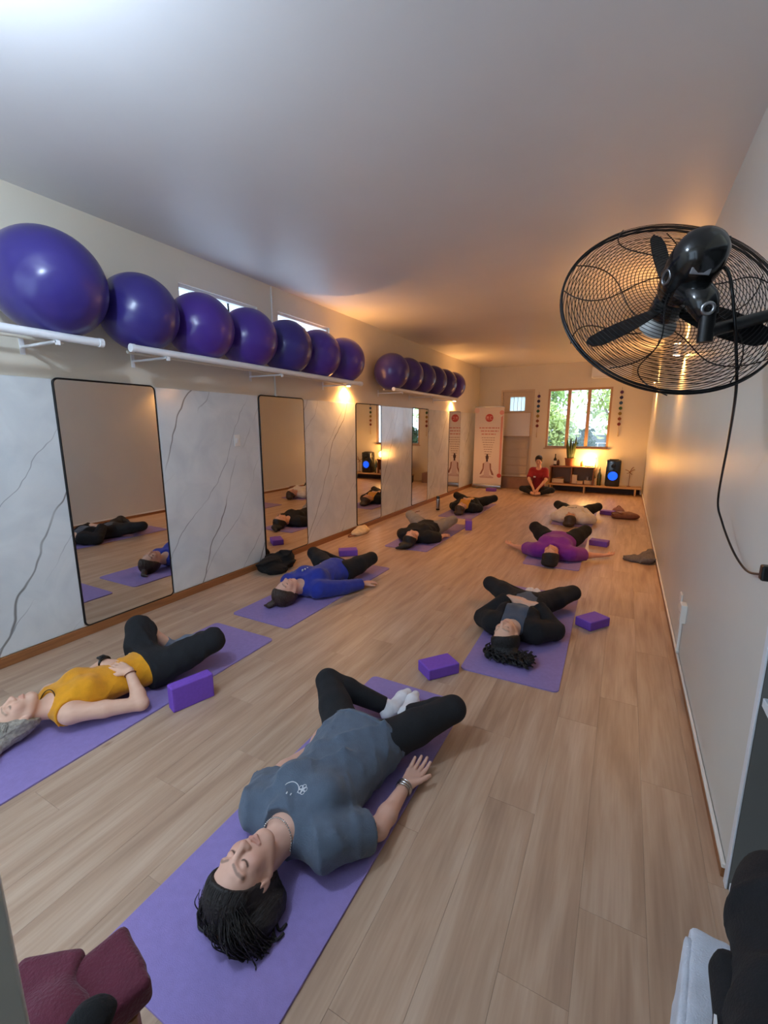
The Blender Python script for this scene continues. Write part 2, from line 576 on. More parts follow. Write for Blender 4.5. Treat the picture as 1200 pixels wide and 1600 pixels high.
        B.append(rc(ball, to, 0.031 * s * foot_r, 0.018 * s * foot_r, 0.02, 'foot'))
        p.legs.append((hp, kn, an, to))
    # arms
    p.arms = []
    hands = []
    for a in arms:
        el_, wr_, hdir, pn = A(a['elbow']), A(a['wrist']), A(a['dir']), A(a['palm'])
        i = side_of(el_) if 'side' not in a else a['side']
        sh = T((-1, 1)[i] * 0.165, 0.495, -0.008)
        mid = sh + (el_ - sh) * 0.45
        B.append(rc(sh, mid, 0.050 * s, 0.046 * s, 0.04, 'uarm'))
        B.append(rc(mid, el_, 0.046 * s, 0.038 * s, 0.02, 'uarm'))
        fm = el_ + (wr_ - el_) * 0.3
        B.append(rc(el_, fm, 0.038 * s, 0.038 * s, 0.02, 'farm'))
        B.append(rc(fm, wr_, 0.038 * s, 0.025 * s, 0.02, 'farm'))
        hp = hand_prims(wr_, hdir, pn, a.get('thumb', 1), s, a.get('curl', hand_curl))
        hands.append((hp, wr_ + unit(hdir) * 0.08 * s))
        B += hp
        p.arms.append((sh, el_, wr_, i))
    p.B = B
    root = thing(name, label, 'person', (float(pel[0]), float(pel[1]), 0.0), group)
    p.root = root
    # body surface: fine around head and hands, coarser elsewhere
    defl = {'torso': -0.006 * s, 'hip': -0.006 * s, 'thigh': -0.005, }
    boxes = [(hc - 0.155 * k, hc + 0.155 * k, hd)] + [(c - 0.125 * s, c + 0.125 * s, hd) for _, c in hands]
    Vs, Qs, Hd = [], [], []
    base = 0
    lo, hi = bounds(B, 0.01)
    tasks = [(lo, hi, h, None)] + [(b[0], b[1], b[2], i) for i, b in enumerate(boxes)]
    for (l, hgh, hh, bi) in tasks:
        Fv, l_, h_ = field(B, l, hgh, hh, 0.0, defl, None, [(A((0, 0, body_floor)), A((0, 0, -1)))])
        V, Q = nets(Fv, l_, h_)
        if not len(Q): continue
        C = V[Q].mean(1)
        keep = np.ones(len(Q), bool)
        if bi is None:
            for b in boxes: keep &= ~np.all((C > b[0] + 2.0 * h) & (C < b[1] - 2.0 * h), axis=1)
        else:
            for b in boxes[:bi]: keep &= ~np.all((C > b[0] + 2 * hd) & (C < b[1] - 2 * hd), axis=1)
        Q = Q[keep]
        used = np.unique(Q); mp = np.full(len(V), -1); mp[used] = np.arange(len(used))
        Vs.append(V[used]); Qs.append(mp[Q] + base); base += len(used)
    V = np.concatenate(Vs); Q = np.concatenate(Qs)
    # paint mask: lips (r) and brows/lashes (g)
    L = ((V - hc) @ Rh.T) / k
    def seg(a, b):
        a, b = A(a), A(b); d = b - a
        t = np.clip(((L - a) @ d) / (d @ d), 0, 1)
        return np.linalg.norm(L - a - t[:, None] * d, axis=1)
    lipd = np.minimum.reduce([seg((-0.021, -0.061, 0.081), (0, -0.058, 0.092)), seg((0.021, -0.061, 0.081), (0, -0.058, 0.092)),
                              seg((-0.019, -0.064, 0.081), (0, -0.068, 0.092)), seg((0.019, -0.064, 0.081), (0, -0.068, 0.092))])
    lipm = np.clip((0.0085 - lipd) / 0.003, 0, 1)
    bd = np.full(len(V), 1.0)
    for sx in (-1, 1):
        bd = np.minimum(bd, seg((0.013 * sx, 0.026, 0.093), (0.034 * sx, 0.034, 0.081)) * 1.0)
        bd = np.minimum(bd, seg((0.034 * sx, 0.034, 0.081), (0.057 * sx, 0.026, 0.062)) * 1.0)
    bm_ = np.clip((0.0062 - bd) / 0.003, 0, 1) * 0.55
    ld = np.full(len(V), 1.0)
    for sx in (-1, 1):
        for q in range(4):
            f0, f1 = -1 + q * 0.5, -0.5 + q * 0.5
            a = (0.031 * sx + 0.0155 * f0, -0.004 + 0.005 * f0 * f0 , 0.083 - 0.006 * f0 * f0)
            b = (0.031 * sx + 0.0155 * f1, -0.004 + 0.005 * f1 * f1, 0.083 - 0.006 * f1 * f1)
            ld = np.minimum(ld, seg(a, b))
    lm = np.clip((0.0045 - ld) / 0.002, 0, 1) * 0.9
    cheek = np.minimum(seg((-0.042, -0.022, 0.07), (-0.046, -0.018, 0.066)), seg((0.042, -0.022, 0.07), (0.046, -0.018, 0.066)))
    nose = seg((0, -0.03, 0.112), (0, -0.024, 0.112))
    blush = np.clip((0.03 - np.minimum(cheek, nose + 0.008)) / 0.03, 0, 1) * 0.35
    paint = np.zeros((len(V), 4), np.float32); paint[:, 3] = 1
    paint[:, 0] = np.maximum(lipm * 0.42, blush); paint[:, 1] = np.maximum(bm_, lm)
    me = np_mesh('body', V, Q, parent_loc(root))
    if len(me.vertices) == len(V):
        at = me.color_attributes.new('paint', 'FLOAT_COLOR', 'POINT')
        at.data.foreach_set('color', paint.ravel())
    p.body = link('body', me, skin, root)
    p.h = h; p.g = g
    return p

def pick(p, tags): return [q for q in p.B if q.tag in tags]

def garment(p, name, m, prims, infl, h, wr=None, cuts=(), subs=(), floor=0.012):
    prims = list(prims)
    cuts = list(cuts)
    if floor is not None: cuts.append((A((0, 0, floor)), A((0, 0, -1))))
    lo, hi = bounds(prims, infl + 0.015)
    F, lo, h = field(prims, lo, hi, h, infl, None, wr, cuts)
    if subs:
        n = F.shape
        ax = [lo[i] + h * np.arange(n[i]) for i in range(3)]
        X, Y, Z = np.meshgrid(*ax, indexing='ij', sparse=True)
        for q in subs:
            F = np.maximum(F, -prim_d(q, X, Y, Z, 0.0).astype(np.float32))
    V, Q = nets(F, lo, h)
    me = np_mesh(name, V, Q, parent_loc(p.root))
    return link(name, me, m, p.root)

def sleeves(p, frac, r0=0.058, r1=0.050, length='upper'):
    """frac along upper arm (length='upper') or along the forearm ('fore')"""
    out = []
    s = p.s
    for (sh, e, w, i) in p.arms:
        if length == 'upper':
            end = sh + (e - sh) * frac; d = unit(e - sh)
            out.append(rc(sh, end + d * 0.03, r0 * s, r1 * s, 0.035, 'sl', cuts=((end, d),)))
        else:
            end = e + (w - e) * frac; d = unit(w - e)
            out.append(rc(sh, e, r0 * s, r1 * 0.95 * s, 0.035, 'sl'))
            out.append(rc(e, end + d * 0.03, r1 * 0.95 * s, r1 * 0.68 * s, 0.02, 'sl', cuts=((end, d),)))
    return out

def shirt(p, m, kind, frac, infl=0.012, hem=-0.06, wr=(0.010, 30, 3), r0=0.058, r1=0.052, neck=0.075, name='shirt', h=None, neck_f=0.05, extra=(), subs=(), floor=0.012):
    s = p.s
    prims = pick(p, ('torso', 'hip')) + list(extra)
    if kind != 'tank': prims += sleeves(p, frac, r0, r1, kind)
    cuts = [(p.T(0, hem, 0), -p.U)]
    sb = [el(p.T(0, 0.60, neck_f), A((neck, 0.075, neck)) * s, np.stack([p.X, p.U, p.F]))] + list(subs)
    return garment(p, name, m, prims, infl * s, h or p.h, wr, cuts, sb, floor)

def trousers(p, m, frac=0.95, infl=0.006, waist=0.09, wr=(0.004, 30, 5), name='leggings', h=None, fracs=None, floor=0.012):
    prims = pick(p, ('hip', 'thigh'))
    for j, (hp, kn, an, to) in enumerate(p.legs):
        fr = fracs[j] if fracs else frac
        end = kn + (an - kn) * fr; d = unit(an - kn)
        r1 = 0.052 + (0.033 - 0.052) * max(0, (fr - 0.32) / 0.68)
        mid = kn + (an - kn) * min(0.32, fr)
        prims.append(rc(kn, mid, 0.055 * p.s * (0.5 + 0.5 * p.g), 0.053 * p.s, 0.02, 'x'))
        prims.append(rc(mid, end + d * 0.02, 0.053 * p.s, r1 * p.s, 0.02, 'x', cuts=((end, d),)))
    return garment(p, name, m, prims, infl, h or p.h, wr, [(p.T(0, waist, 0), p.U)], (), floor)

def sock_pair(p, m, up=0.22, h=0.006, name='sock'):
    for j, (hp, kn, an, to) in enumerate(p.legs):
        s = p.s
        fd = unit(to - an); heel = an - fd * 0.035 * s + A((0, 0, -0.012)) * s
        ball = an + (to - an) * 0.66
        st = an + (kn - an) * up; d = unit(kn - an)
        prims = [rc(st + d * 0.02, an, 0.038 * s, 0.034 * s, 0.02, '', cuts=((st, d),)), rc(heel, ball, 0.033 * s, 0.031 * s, 0.02), rc(ball, to, 0.031 * s, 0.018 * s, 0.02)]
        garment(p, name, m, prims, 0.005, h, (0.003, 80, 4), (), (), 0.012)

def hair_cap(p, m, h=0.006, infl=0.013, line=(0.075, 0.07), extra=(), name='hair', wr=(0.006, 70, 9), floor=0.012, slope=(-0.58, 0.81)):
    k = p.hk
    prims = [el(p.Hh(0, 0.036, -0.012), A((0.074, 0.082, 0.092)) * k, p.Rh, 0.02),
             el(p.Hh(0, -0.01, -0.03), A((0.070, 0.085, 0.070)) * k, p.Rh, 0.03)]
    c = p.Hh(0, line[0], line[1]); n = unit(p.HV * slope[0] + p.HW * slope[1])
    prims = [Prim('el', q.k, '', ((c, n),), False, a=q.a, rad=q.rad + infl * k, R=q.R) for q in prims]
    prims += list(extra)
    return solid(name, prims, m, p.root, h, 0.0, wr, (), floor)

def hairline(p, m, parent, n, r, infl=0.012, line=(0.070, 0.062), slope=(-0.58, 0.81), seed=1, spread=1.25, end=(100, 165)):
    rs_ = random.Random(seed)
    c0 = (0.036, -0.012); R3 = (0.074 + infl, 0.082 + infl, 0.092 + infl)
    cv_ = []
    for i in range(n):
        t_ = rs_.uniform(-spread, spread)
        ph0 = None
        for d in range(0, 120, 2):
            a = math.radians(d)
            v = c0[0] + R3[1] * math.cos(t_) * math.sin(a); w = c0[1] + R3[2] * math.cos(t_) * math.cos(a)
            if (v - line[0]) * slope[0] + (w - line[1]) * slope[1] < 0.0035:
                ph0 = a; break
        if ph0 is None: continue
        ph1 = math.radians(rs_.uniform(*end)); t1 = t_ * rs_.uniform(0.9, 1.1)
        pts = []
        for q in range(7):
            f = q / 6; a = ph0 + (ph1 - ph0) * f; tt = t_ + (t1 - t_) * f
            sc = 0.955 if q == 0 else 1.004 + 0.012 * math.sin(math.pi * f) + rs_.uniform(-0.004, 0.006)
            pts.append(p.Hh(R3[0] * math.sin(tt) * sc, c0[0] + R3[1] * math.cos(tt) * math.sin(a) * sc, c0[1] + R3[2] * math.cos(tt) * math.cos(a) * sc))
        if min(q[2] for q in pts) < 0.014: pts = [q for q in pts if q[2] >= 0.014]
        if len(pts) < 3: continue
        cv_.append((pts, r * rs_.uniform(0.7, 1.2)))
    return strands('hair_locks', m, parent, cv_)

def strands(name, m, parent, curves, r=0.004, n=5, parent_thing=None):
    mb = MB()
    for c in curves:
        pts = spline(c[0] if isinstance(c, tuple) else c, 6)
        rr = c[1] if isinstance(c, tuple) else r
        L = len(pts)
        mb.tube(pts, [rr * (0.35 + 0.65 * math.sin(math.pi * min(1, 0.25 + 0.75 * (1 - i / (L - 1)))) ** 0.7) for i in range(L)], n)
    return mb.build(name, m, parent, smooth=True)
# ================================================================ materials
def wall_mat(name, col, rough=0.45):
    return mk(name, col, rough, noise=0.03, nscale=1.6, bump=0.04, bscale=90)
M_WALL = wall_mat('cream paint', (222, 214, 196), 0.5)
M_WALLR = wall_mat('cream gloss paint', (214, 212, 204), 0.42)
M_CEIL = mk('ceiling paint', (222, 220, 220), 0.45, noise=0.02, nscale=2, bump=0.03, bscale=30)
M_TRIMW = mk('white plastic', (228, 226, 220), 0.4)
M_WHITE = mk('white paint', (235, 236, 238), 0.4)
M_BLACK = mk('black satin metal', (18, 18, 20), 0.35, metal=0.3)
M_BLKPL = mk('black glossy plastic', (16, 17, 18), 0.18, spec=0.6)
M_WOODB = mk('honey wood skirting', (150, 98, 58), 0.4, noise=0.18, nscale=6, stretch=(10, 0.8, 10))
M_WOOD = mk('warm brown wood', (140, 92, 58), 0.45, noise=0.2, nscale=5, stretch=(1, 8, 8))
M_PALEW = mk('pale wood', (196, 160, 118), 0.5, noise=0.12, nscale=5, stretch=(1, 8, 8))
M_STEEL = mk('brushed steel', (170, 172, 176), 0.3, metal=1.0)
M_MIRROR = mk('mirror silver', (226, 228, 228), 0.015, metal=1.0)
M_GLASS = glass_mat('clear glass')
M_FROST = glass_mat('frosted glass', (0.9, 0.95, 1.0), 0.05, 0.55)
M_MAT = mk('lilac yoga mat foam', (144, 126, 186), 0.75, noise=0.05, nscale=40, bump=0.25, bscale=400)
M_BLOCK = mk('violet block foam', (120, 76, 190), 0.7, noise=0.05, nscale=60, bump=0.15, bscale=300)
M_BALL = mk('violet vinyl', (74, 46, 140), 0.28, spec=0.55, noise=0.04, nscale=3)
M_BALL2 = mk('indigo vinyl', (56, 46, 122), 0.28, spec=0.55, noise=0.04, nscale=3)

def floor_mat():
    m = bpy.data.materials.new('oak laminate'); m.use_nodes = True
    nt = m.node_tree; N = nt.nodes; L = nt.links
    b = N['Principled BSDF']
    ge = N.new('ShaderNodeNewGeometry')
    oi = N.new('ShaderNodeObjectInfo')
    mu = N.new('ShaderNodeVectorMath'); mu.operation = 'SCALE'
    cmb = N.new('ShaderNodeCombineXYZ')
    L.new(oi.outputs['Random'], cmb.inputs[0]); L.new(oi.outputs['Random'], cmb.inputs[1])
    mu.inputs['Scale'].default_value = 37.0
    L.new(cmb.outputs[0], mu.inputs[0])
    ad = N.new('ShaderNodeVectorMath'); ad.operation = 'ADD'
    L.new(ge.outputs['Position'], ad.inputs[0]); L.new(mu.outputs[0], ad.inputs[1])
    mp = N.new('ShaderNodeMapping'); mp.inputs['Scale'].default_value = (9.0, 0.9, 1)
    L.new(ad.outputs[0], mp.inputs[0])
    n1 = N.new('ShaderNodeTexNoise'); n1.inputs['Scale'].default_value = 1.4; n1.inputs['Detail'].default_value = 5; n1.inputs['Distortion'].default_value = 0.4
    L.new(mp.outputs[0], n1.inputs['Vector'])
    mp2 = N.new('ShaderNodeMapping'); mp2.inputs['Scale'].default_value = (60.0, 2.5, 1)
    L.new(ad.outputs[0], mp2.inputs[0])
    n2 = N.new('ShaderNodeTexNoise'); n2.inputs['Scale'].default_value = 1.5; n2.inputs['Detail'].default_value = 3
    L.new(mp2.outputs[0], n2.inputs['Vector'])
    r = N.new('ShaderNodeValToRGB')
    r.color_ramp.elements[0].position = 0.28; r.color_ramp.elements[0].color = lin((166, 136, 114))
    r.color_ramp.elements[1].position = 0.72; r.color_ramp.elements[1].color = lin((202, 176, 153))
    e = r.color_ramp.elements.new(0.5); e.color = lin((186, 157, 132))
    L.new(n1.outputs['Fac'], r.inputs[0])
    mx = N.new('ShaderNodeMix'); mx.data_type = 'RGBA'; mx.blend_type = 'MULTIPLY'; mx.inputs['Factor'].default_value = 0.35
    r2 = N.new('ShaderNodeValToRGB')
    r2.color_ramp.elements[0].color = (0.70, 0.64, 0.60, 1); r2.color_ramp.elements[0].position = 0.3
    r2.color_ramp.elements[1].color = (1, 1, 1, 1); r2.color_ramp.elements[1].position = 0.65
    L.new(n2.outputs['Fac'], r2.inputs[0])
    L.new(r.outputs[0], mx.inputs['A']); L.new(r2.outputs[0], mx.inputs['B'])
    # knots
    mp3 = N.new('ShaderNodeMapping'); mp3.inputs['Scale'].default_value = (3.2, 1.3, 1)
    L.new(ad.outputs[0], mp3.inputs[0])
    vo = N.new('ShaderNodeTexVoronoi'); vo.inputs['Scale'].default_value = 1.0
    L.new(mp3.outputs[0], vo.inputs['Vector'])
    r3 = N.new('ShaderNodeValToRGB')
    r3.color_ramp.elements[0].position = 0.01; r3.color_ramp.elements[0].color = (0.62, 0.5, 0.42, 1)
    r3.color_ramp.elements[1].position = 0.05; r3.color_ramp.elements[1].color = (1, 1, 1, 1)
    L.new(vo.outputs['Distance'], r3.inputs[0])
    mx2 = N.new('ShaderNodeMix'); mx2.data_type = 'RGBA'; mx2.blend_type = 'MULTIPLY'; mx2.inputs['Factor'].default_value = 0.8
    L.new(mx.outputs['Result'], mx2.inputs['A']); L.new(r3.outputs[0], mx2.inputs['B'])
    hs = N.new('ShaderNodeHueSaturation')
    mr = N.new('ShaderNodeMapRange'); mr.inputs['To Min'].default_value = 0.97; mr.inputs['To Max'].default_value = 1.03
    L.new(oi.outputs['Random'], mr.inputs['Value']); L.new(mr.outputs[0], hs.inputs['Value'])
    L.new(mx2.outputs['Result'], hs.inputs['Color'])
    L.new(hs.outputs[0], b.inputs['Base Color'])
    b.inputs['Roughness'].default_value = 0.42
    b.inputs['Specular IOR Level'].default_value = 0.4
    return m
M_FLOOR = floor_mat()

def marble_mat():
    m = bpy.data.materials.new('white marble'); m.use_nodes = True
    nt = m.node_tree; N = nt.nodes; L = nt.links
    b = N['Principled BSDF']
    ge = N.new('ShaderNodeNewGeometry')
    def vein(rot, scale, dist, width, seed):
        mp = N.new('ShaderNodeMapping'); mp.inputs['Rotation'].default_value = (rot, 0, 0); mp.inputs['Location'].default_value = (0, seed, seed)
        L.new(ge.outputs['Position'], mp.inputs[0])
        wv = N.new('ShaderNodeTexWave'); wv.wave_type = 'BANDS'; wv.bands_direction = 'Y'
        wv.inputs['Scale'].default_value = scale; wv.inputs['Distortion'].default_value = dist
        wv.inputs['Detail'].default_value = 4; wv.inputs['Detail Scale'].default_value = 1.6
        L.new(mp.outputs[0], wv.inputs['Vector'])
        rr = N.new('ShaderNodeMapRange')
        rr.inputs['From Min'].default_value = 0.0; rr.inputs['From Max'].default_value = width
        rr.inputs['To Min'].default_value = 1.0; rr.inputs['To Max'].default_value = 0.0
        L.new(wv.outputs['Fac'], rr.inputs['Value'])
        nz = N.new('ShaderNodeTexNoise'); nz.inputs['Scale'].default_value = 1.7; nz.inputs['Detail'].default_value = 2
        mp2 = N.new('ShaderNodeMapping'); mp2.inputs['Location'].default_value = (seed * 3, 0, seed)
        L.new(ge.outputs['Position'], mp2.inputs[0]); L.new(mp2.outputs[0], nz.inputs['Vector'])
        r2 = N.new('ShaderNodeValToRGB'); r2.color_ramp.elements[0].position = 0.36; r2.color_ramp.elements[1].position = 0.54
        L.new(nz.outputs['Fac'], r2.inputs[0])
        mm = N.new('ShaderNodeMath'); mm.operation = 'MULTIPLY'
        L.new(rr.outputs[0], mm.inputs[0]); L.new(r2.outputs[0], mm.inputs[1])
        return mm.outputs[0]
    a = vein(math.radians(28), 0.42, 2.6, 0.0012, 1.3)
    c = vein(math.radians(38), 0.7, 3.4, 0.0009, 4.1)
    n = N.new('ShaderNodeTexNoise'); n.inputs['Scale'].default_value = 3.2; n.inputs['Detail'].default_value = 6; n.inputs['Distortion'].default_value = 1.0
    L.new(ge.outputs['Position'], n.inputs['Vector'])
    rb_ = N.new('ShaderNodeValToRGB')
    rb_.color_ramp.elements[0].position = 0.3; rb_.color_ramp.elements[0].color = lin((206, 211, 213))
    rb_.color_ramp.elements[1].position = 0.65; rb_.color_ramp.elements[1].color = lin((222, 226, 226))
    L.new(n.outputs['Fac'], rb_.inputs[0])
    m1 = N.new('ShaderNodeMix'); m1.data_type = 'RGBA'; m1.inputs['B'].default_value = lin((104, 100, 96))
    f1 = N.new('ShaderNodeMath'); f1.operation = 'MULTIPLY'; f1.inputs[1].default_value = 0.85
    L.new(a, f1.inputs[0]); L.new(f1.outputs[0], m1.inputs['Factor']); L.new(rb_.outputs[0], m1.inputs['A'])
    m2 = N.new('ShaderNodeMix'); m2.data_type = 'RGBA'; m2.inputs['B'].default_value = lin((130, 134, 138))
    f2 = N.new('ShaderNodeMath'); f2.operation = 'MULTIPLY'; f2.inputs[1].default_value = 0.7
    L.new(c, f2.inputs[0]); L.new(f2.outputs[0], m2.inputs['Factor']); L.new(m1.outputs['Result'], m2.inputs['A'])
    L.new(m2.outputs['Result'], b.inputs['Base Color'])
    b.inputs['Roughness'].default_value = 0.12
    b.inputs['Specular IOR Level'].default_value = 0.6
    return m
M_MARBLE = marble_mat()

# ================================================================ the room shell
fl = MB().b2((XL - 0.1, YF - 0.1, -0.12), (1.0, YB + 0.1, -0.004)).build('floor', mk('floor base', (70, 52, 40), 0.8))
struct(fl)
PW, PL = 0.198, 1.35
plank_me = None
ci = 0
nx = int(math.ceil((XR + 0.42 - XL) / PW))
for i in range(nx):
    x = XL + (i + 0.5) * PW
    off = (0.0, 0.62, 0.31, 0.93)[i % 4]
    y = YF - off
    while y < YB:
        y0, y1 = max(y, YF), min(y + PL, YB)
        if y1 - y0 > 0.05:
            if y1 - y0 > PL - 1e-4:
                if plank_me is None:
                    plank_me = MB().rbox((0, 0, -0.002), (PW - 0.0005, PL - 0.0006, 0.004), 0.0004, 1).mesh('floor_plank')
                me = plank_me
            else:
                me = MB().rbox((0, 0, -0.002), (PW - 0.0005, y1 - y0 - 0.0006, 0.004), 0.0004, 1).mesh('floor_plank')
            link('floor_plank', me, M_FLOOR, fl, (x, (y0 + y1) / 2, 0))
        y += PL

struct(MB().b2((XL - 0.12, YF - 0.1, ZC), (1.0, YB + 0.15, ZC + 0.1)).build('ceiling', M_CEIL))

def wall_x(name, x0, x1, y0, y1, holes, m, z0=-0.1, z1=ZC + 0.05):
    """wall in a plane x=const (x0..x1 thick) with holes [(ya,yb,za,zb)] that do not overlap in y"""
    mb = MB(); y = y0
    for (a, b, c, d) in sorted(holes):
        mb.b2((x0, y, z0), (x1, a, z1)); mb.b2((x0, a, z0), (x1, b, c)); mb.b2((x0, a, d), (x1, b, z1)); y = b
    mb.b2((x0, y, z0), (x1, y1, z1))
    return struct(mb.build(name, m))
def wall_y(name, y0, y1, x0, x1, holes, m, z0=-0.1, z1=ZC + 0.05):
    mb = MB(); x = x0
    for (a, b, c, d) in sorted(holes):
        mb.b2((x, y0, z0), (a, y1, z1)); mb.b2((a, y0, z0), (b, y1, c)); mb.b2((a, y0, d), (b, y1, z1)); x = b
    mb.b2((x, y0, z0), (x1, y1, z1))
    return struct(mb.build(name, m))

HW = [(2.84, 3.80, 2.44, 2.83), (4.12, 5.12, 2.44, 2.86)]      # high windows in the left wall
wl = wall_x('wall_left', XL - 0.12, XL, YF - 0.1, YB + 0.12, HW, M_WALL)
WX0, WX1, WZ0, WZ1 = -1.80, -0.36, 1.05, 2.50                    # garden window
DX0, DX1, DZ0, DZ1 = -2.92, -2.18, 0.30, 2.46                    # back door
wb = wall_y('wall_back', YB, YB + 0.15, XL - 0.12, 1.0, [(DX0, DX1, DZ0, DZ1), (WX0, WX1, WZ0, WZ1)], M_WALL)
NY = 1.735                                                       # the shelf niche ends here
wall_x('wall_right', XR, XR + 0.12, NY, YB + 0.12, [], M_WALLR)
wall_x('wall_niche', 0.86, 0.98, YF - 0.1, NY + 0.12, [], M_WALL)
FW = (-2.9, -0.7, 0.35, 2.45)                                    # unseen window added behind the camera for cool fill light
wall_y('wall_front', YF - 0.1, YF, XL - 0.12, 1.0, [FW], M_WALL)
t = struct(bpy.data.objects.new('window_4', None)); COL.objects.link(t); t.location = (FW[0], YF, FW[2])
mb = MB()
mb.b2((FW[0], YF - 0.08, FW[2]), (FW[0] + 0.06, YF - 0.02, FW[3])); mb.b2((FW[1] - 0.06, YF - 0.08, FW[2]), (FW[1], YF - 0.02, FW[3]))
mb.b2((FW[0] + 0.06, YF - 0.08, FW[2]), (FW[1] - 0.06, YF - 0.02, FW[2] + 0.06)); mb.b2((FW[0] + 0.06, YF - 0.08, FW[3] - 0.06), (FW[1] - 0.06, YF - 0.02, FW[3]))
mb.b2(((FW[0] + FW[1]) / 2 - 0.03, YF - 0.08, FW[2] + 0.06), ((FW[0] + FW[1]) / 2 + 0.03, YF - 0.02, FW[3] - 0.06))
mb.build('window_frame', M_TRIMW, t)
for k in range(2):
    xa = FW[0] + 0.06 + k * (FW[1] - FW[0] - 0.06) / 2
    MB().b2((xa, YF - 0.052, FW[2] + 0.06), (xa + (FW[1] - FW[0] - 0.18) / 2, YF - 0.047, FW[3] - 0.06)).build('pane', M_GLASS, t)

# left wall: marble panels, skirting, mirrors
edges = [(-0.96, -0.27), (0.51, 1.73), (2.52, 3.72), (4.52, 5.72), (6.53, 7.73), (8.53, 9.73), (10.53, 11.75)]
for a, b in edges:
    MB().rbox((XL + 0.006, (a + b) / 2, 1.0), (0.012, b - a, 1.84), 0.002, 2).build('marble_panel', M_MARBLE, wl)
struct(MB().rbox((XL + 0.009, (YF + YB) / 2, 0.036), (0.018, YB - YF - 0.02, 0.072), 0.004, 2).build('baseboard_left', M_WOODB))
sw = thing('light_switch', 'white rectangular light switch on the marble panel between mirrors', 'switch', (XL + 0.012, 3.39, 1.45))
MB().rbox((XL + 0.016, 3.39, 1.45), (0.008, 0.075, 0.118), 0.003, 2).build('switch_plate', M_TRIMW, sw)
MB().rbox((XL + 0.022, 3.39, 1.45), (0.006, 0.03, 0.045), 0.002, 2).build('rocker', M_WHITE, sw)

def rrect(w, h, r, n=6):
    pts = []
    for cx, cy, a0 in ((w / 2 - r, h / 2 - r, 0), (-w / 2 + r, h / 2 - r, 90), (-w / 2 + r, -h / 2 + r, 180), (w / 2 - r, -h / 2 + r, 270)):
        for k in range(n + 1):
            a = math.radians(a0 + 90 * k / n)
            pts.append((cx + r * math.cos(a), cy + r * math.sin(a)))
    return pts
mlabels = {1.74: 'nearest tall wall mirror with thin black frame, between the two whitest marble panels',
           3.74: 'second tall black framed mirror from the camera, beside the light switch panel',
           5.74: 'middle one of five tall wall mirrors, reflecting the glowing lamp',
           7.75: 'narrow looking fourth mirror from the camera, behind the steel bottle',
           9.75: 'farthest wall mirror, reflecting the standing banner'}
for ya, lb in mlabels.items():
    w, z0, z1 = 0.765, 0.078, 1.925
    yc, zc = ya + w / 2, (z0 + z1) / 2
    t = thing('wall_mirror', lb, 'mirror', (XL, yc, 0.0), 'tall mirrors along the left wall')
    o = (XL + 0.012, yc, zc)
    pl = rrect(w, z1 - z0, 0.035)
    MB().prism(rrect(w - 0.008, z1 - z0 - 0.008, 0.032), (XL + 0.001, yc, zc), (0, 1, 0), (0, 0, 1), (1, 0, 0), 0.014).build('mirror_glass', M_MIRROR, t)
    MB().tube([(XL + 0.009, yc + a, zc + b) for a, b in pl], 0.0085, 8, closed=True).build('frame', M_BLACK, t, smooth=True)

# right wall: skirting, cable duct, sockets
struct(MB().rbox((XR - 0.006, (NY + YB) / 2, 0.022), (0.012, YB - NY - 0.02, 0.044), 0.003, 2).build('baseboard_right', M_WOODB))
dt = thing('cable_duct', 'slim cream cable duct running along the right wall skirting', 'cable duct', (XR - 0.01, 6.0, 0.045))
MB().rbox((XR - 0.0085, (NY + 12.0) / 2, 0.0535), (0.013, 12.0 - NY - 0.004, 0.017), 0.003, 2).build('duct_run', M_TRIMW, dt)
dt = thing('cable_duct', 'short upright cream cable duct below the two wall sockets', 'cable duct', (XR - 0.01, 3.45, 0.063))
MB().rbox((XR - 0.0105, 3.45, 0.19), (0.016, 0.022, 0.25), 0.003, 2).build('duct_riser', M_TRIMW, dt)
MB().rbox((XR - 0.0105, 3.45, 0.075), (0.019, 0.028, 0.02), 0.003, 2).build('duct_joint', M_TRIMW, dt)
for yy, zz, lb in ((3.62, 0.375, 'white flush socket plate low on the right wall, farther of two'), (3.37, 0.385, 'white socket box with black plug hole, beside the cable duct riser')):
    so = thing('wall_socket', lb, 'socket', (XR, yy, zz))
    dpt = 0.012 if yy > 3.5 else 0.035
    MB().rbox((XR - dpt / 2, yy, zz), (dpt, 0.08, 0.125), 0.004, 2).build('socket_plate', M_TRIMW, so)
    mb = MB()
    for q in (-0.012, 0.012): mb.cyl((XR - dpt - 0.0005, yy + q, zz), (XR - dpt + 0.002, yy + q, zz), 0.004, n=8)
    mb.build('pin_hole', M_BLACK, so)
struct(MB().rbox(((XL + DX0) / 2 , YB - 0.008, 0.04), (DX0 - XL, 0.016, 0.08), 0.003, 2).build('baseboard_back', M_WOODB))
# conduit on left wall between the high windows
cd = thing('wall_conduit', 'thin cream conduit running up the left wall between the high windows', 'conduit', (XL, 4.02, 2.0))
MB().rbox((XL + 0.008, 4.02, 2.51), (0.016, 0.016, 1.16), 0.003, 2).build('conduit_run', M_TRIMW, cd)
MB().rbox((XL + 0.010, 4.02, 1.945), (0.02, 0.03, 0.03), 0.003, 2).build('conduit_end', M_TRIMW, cd)

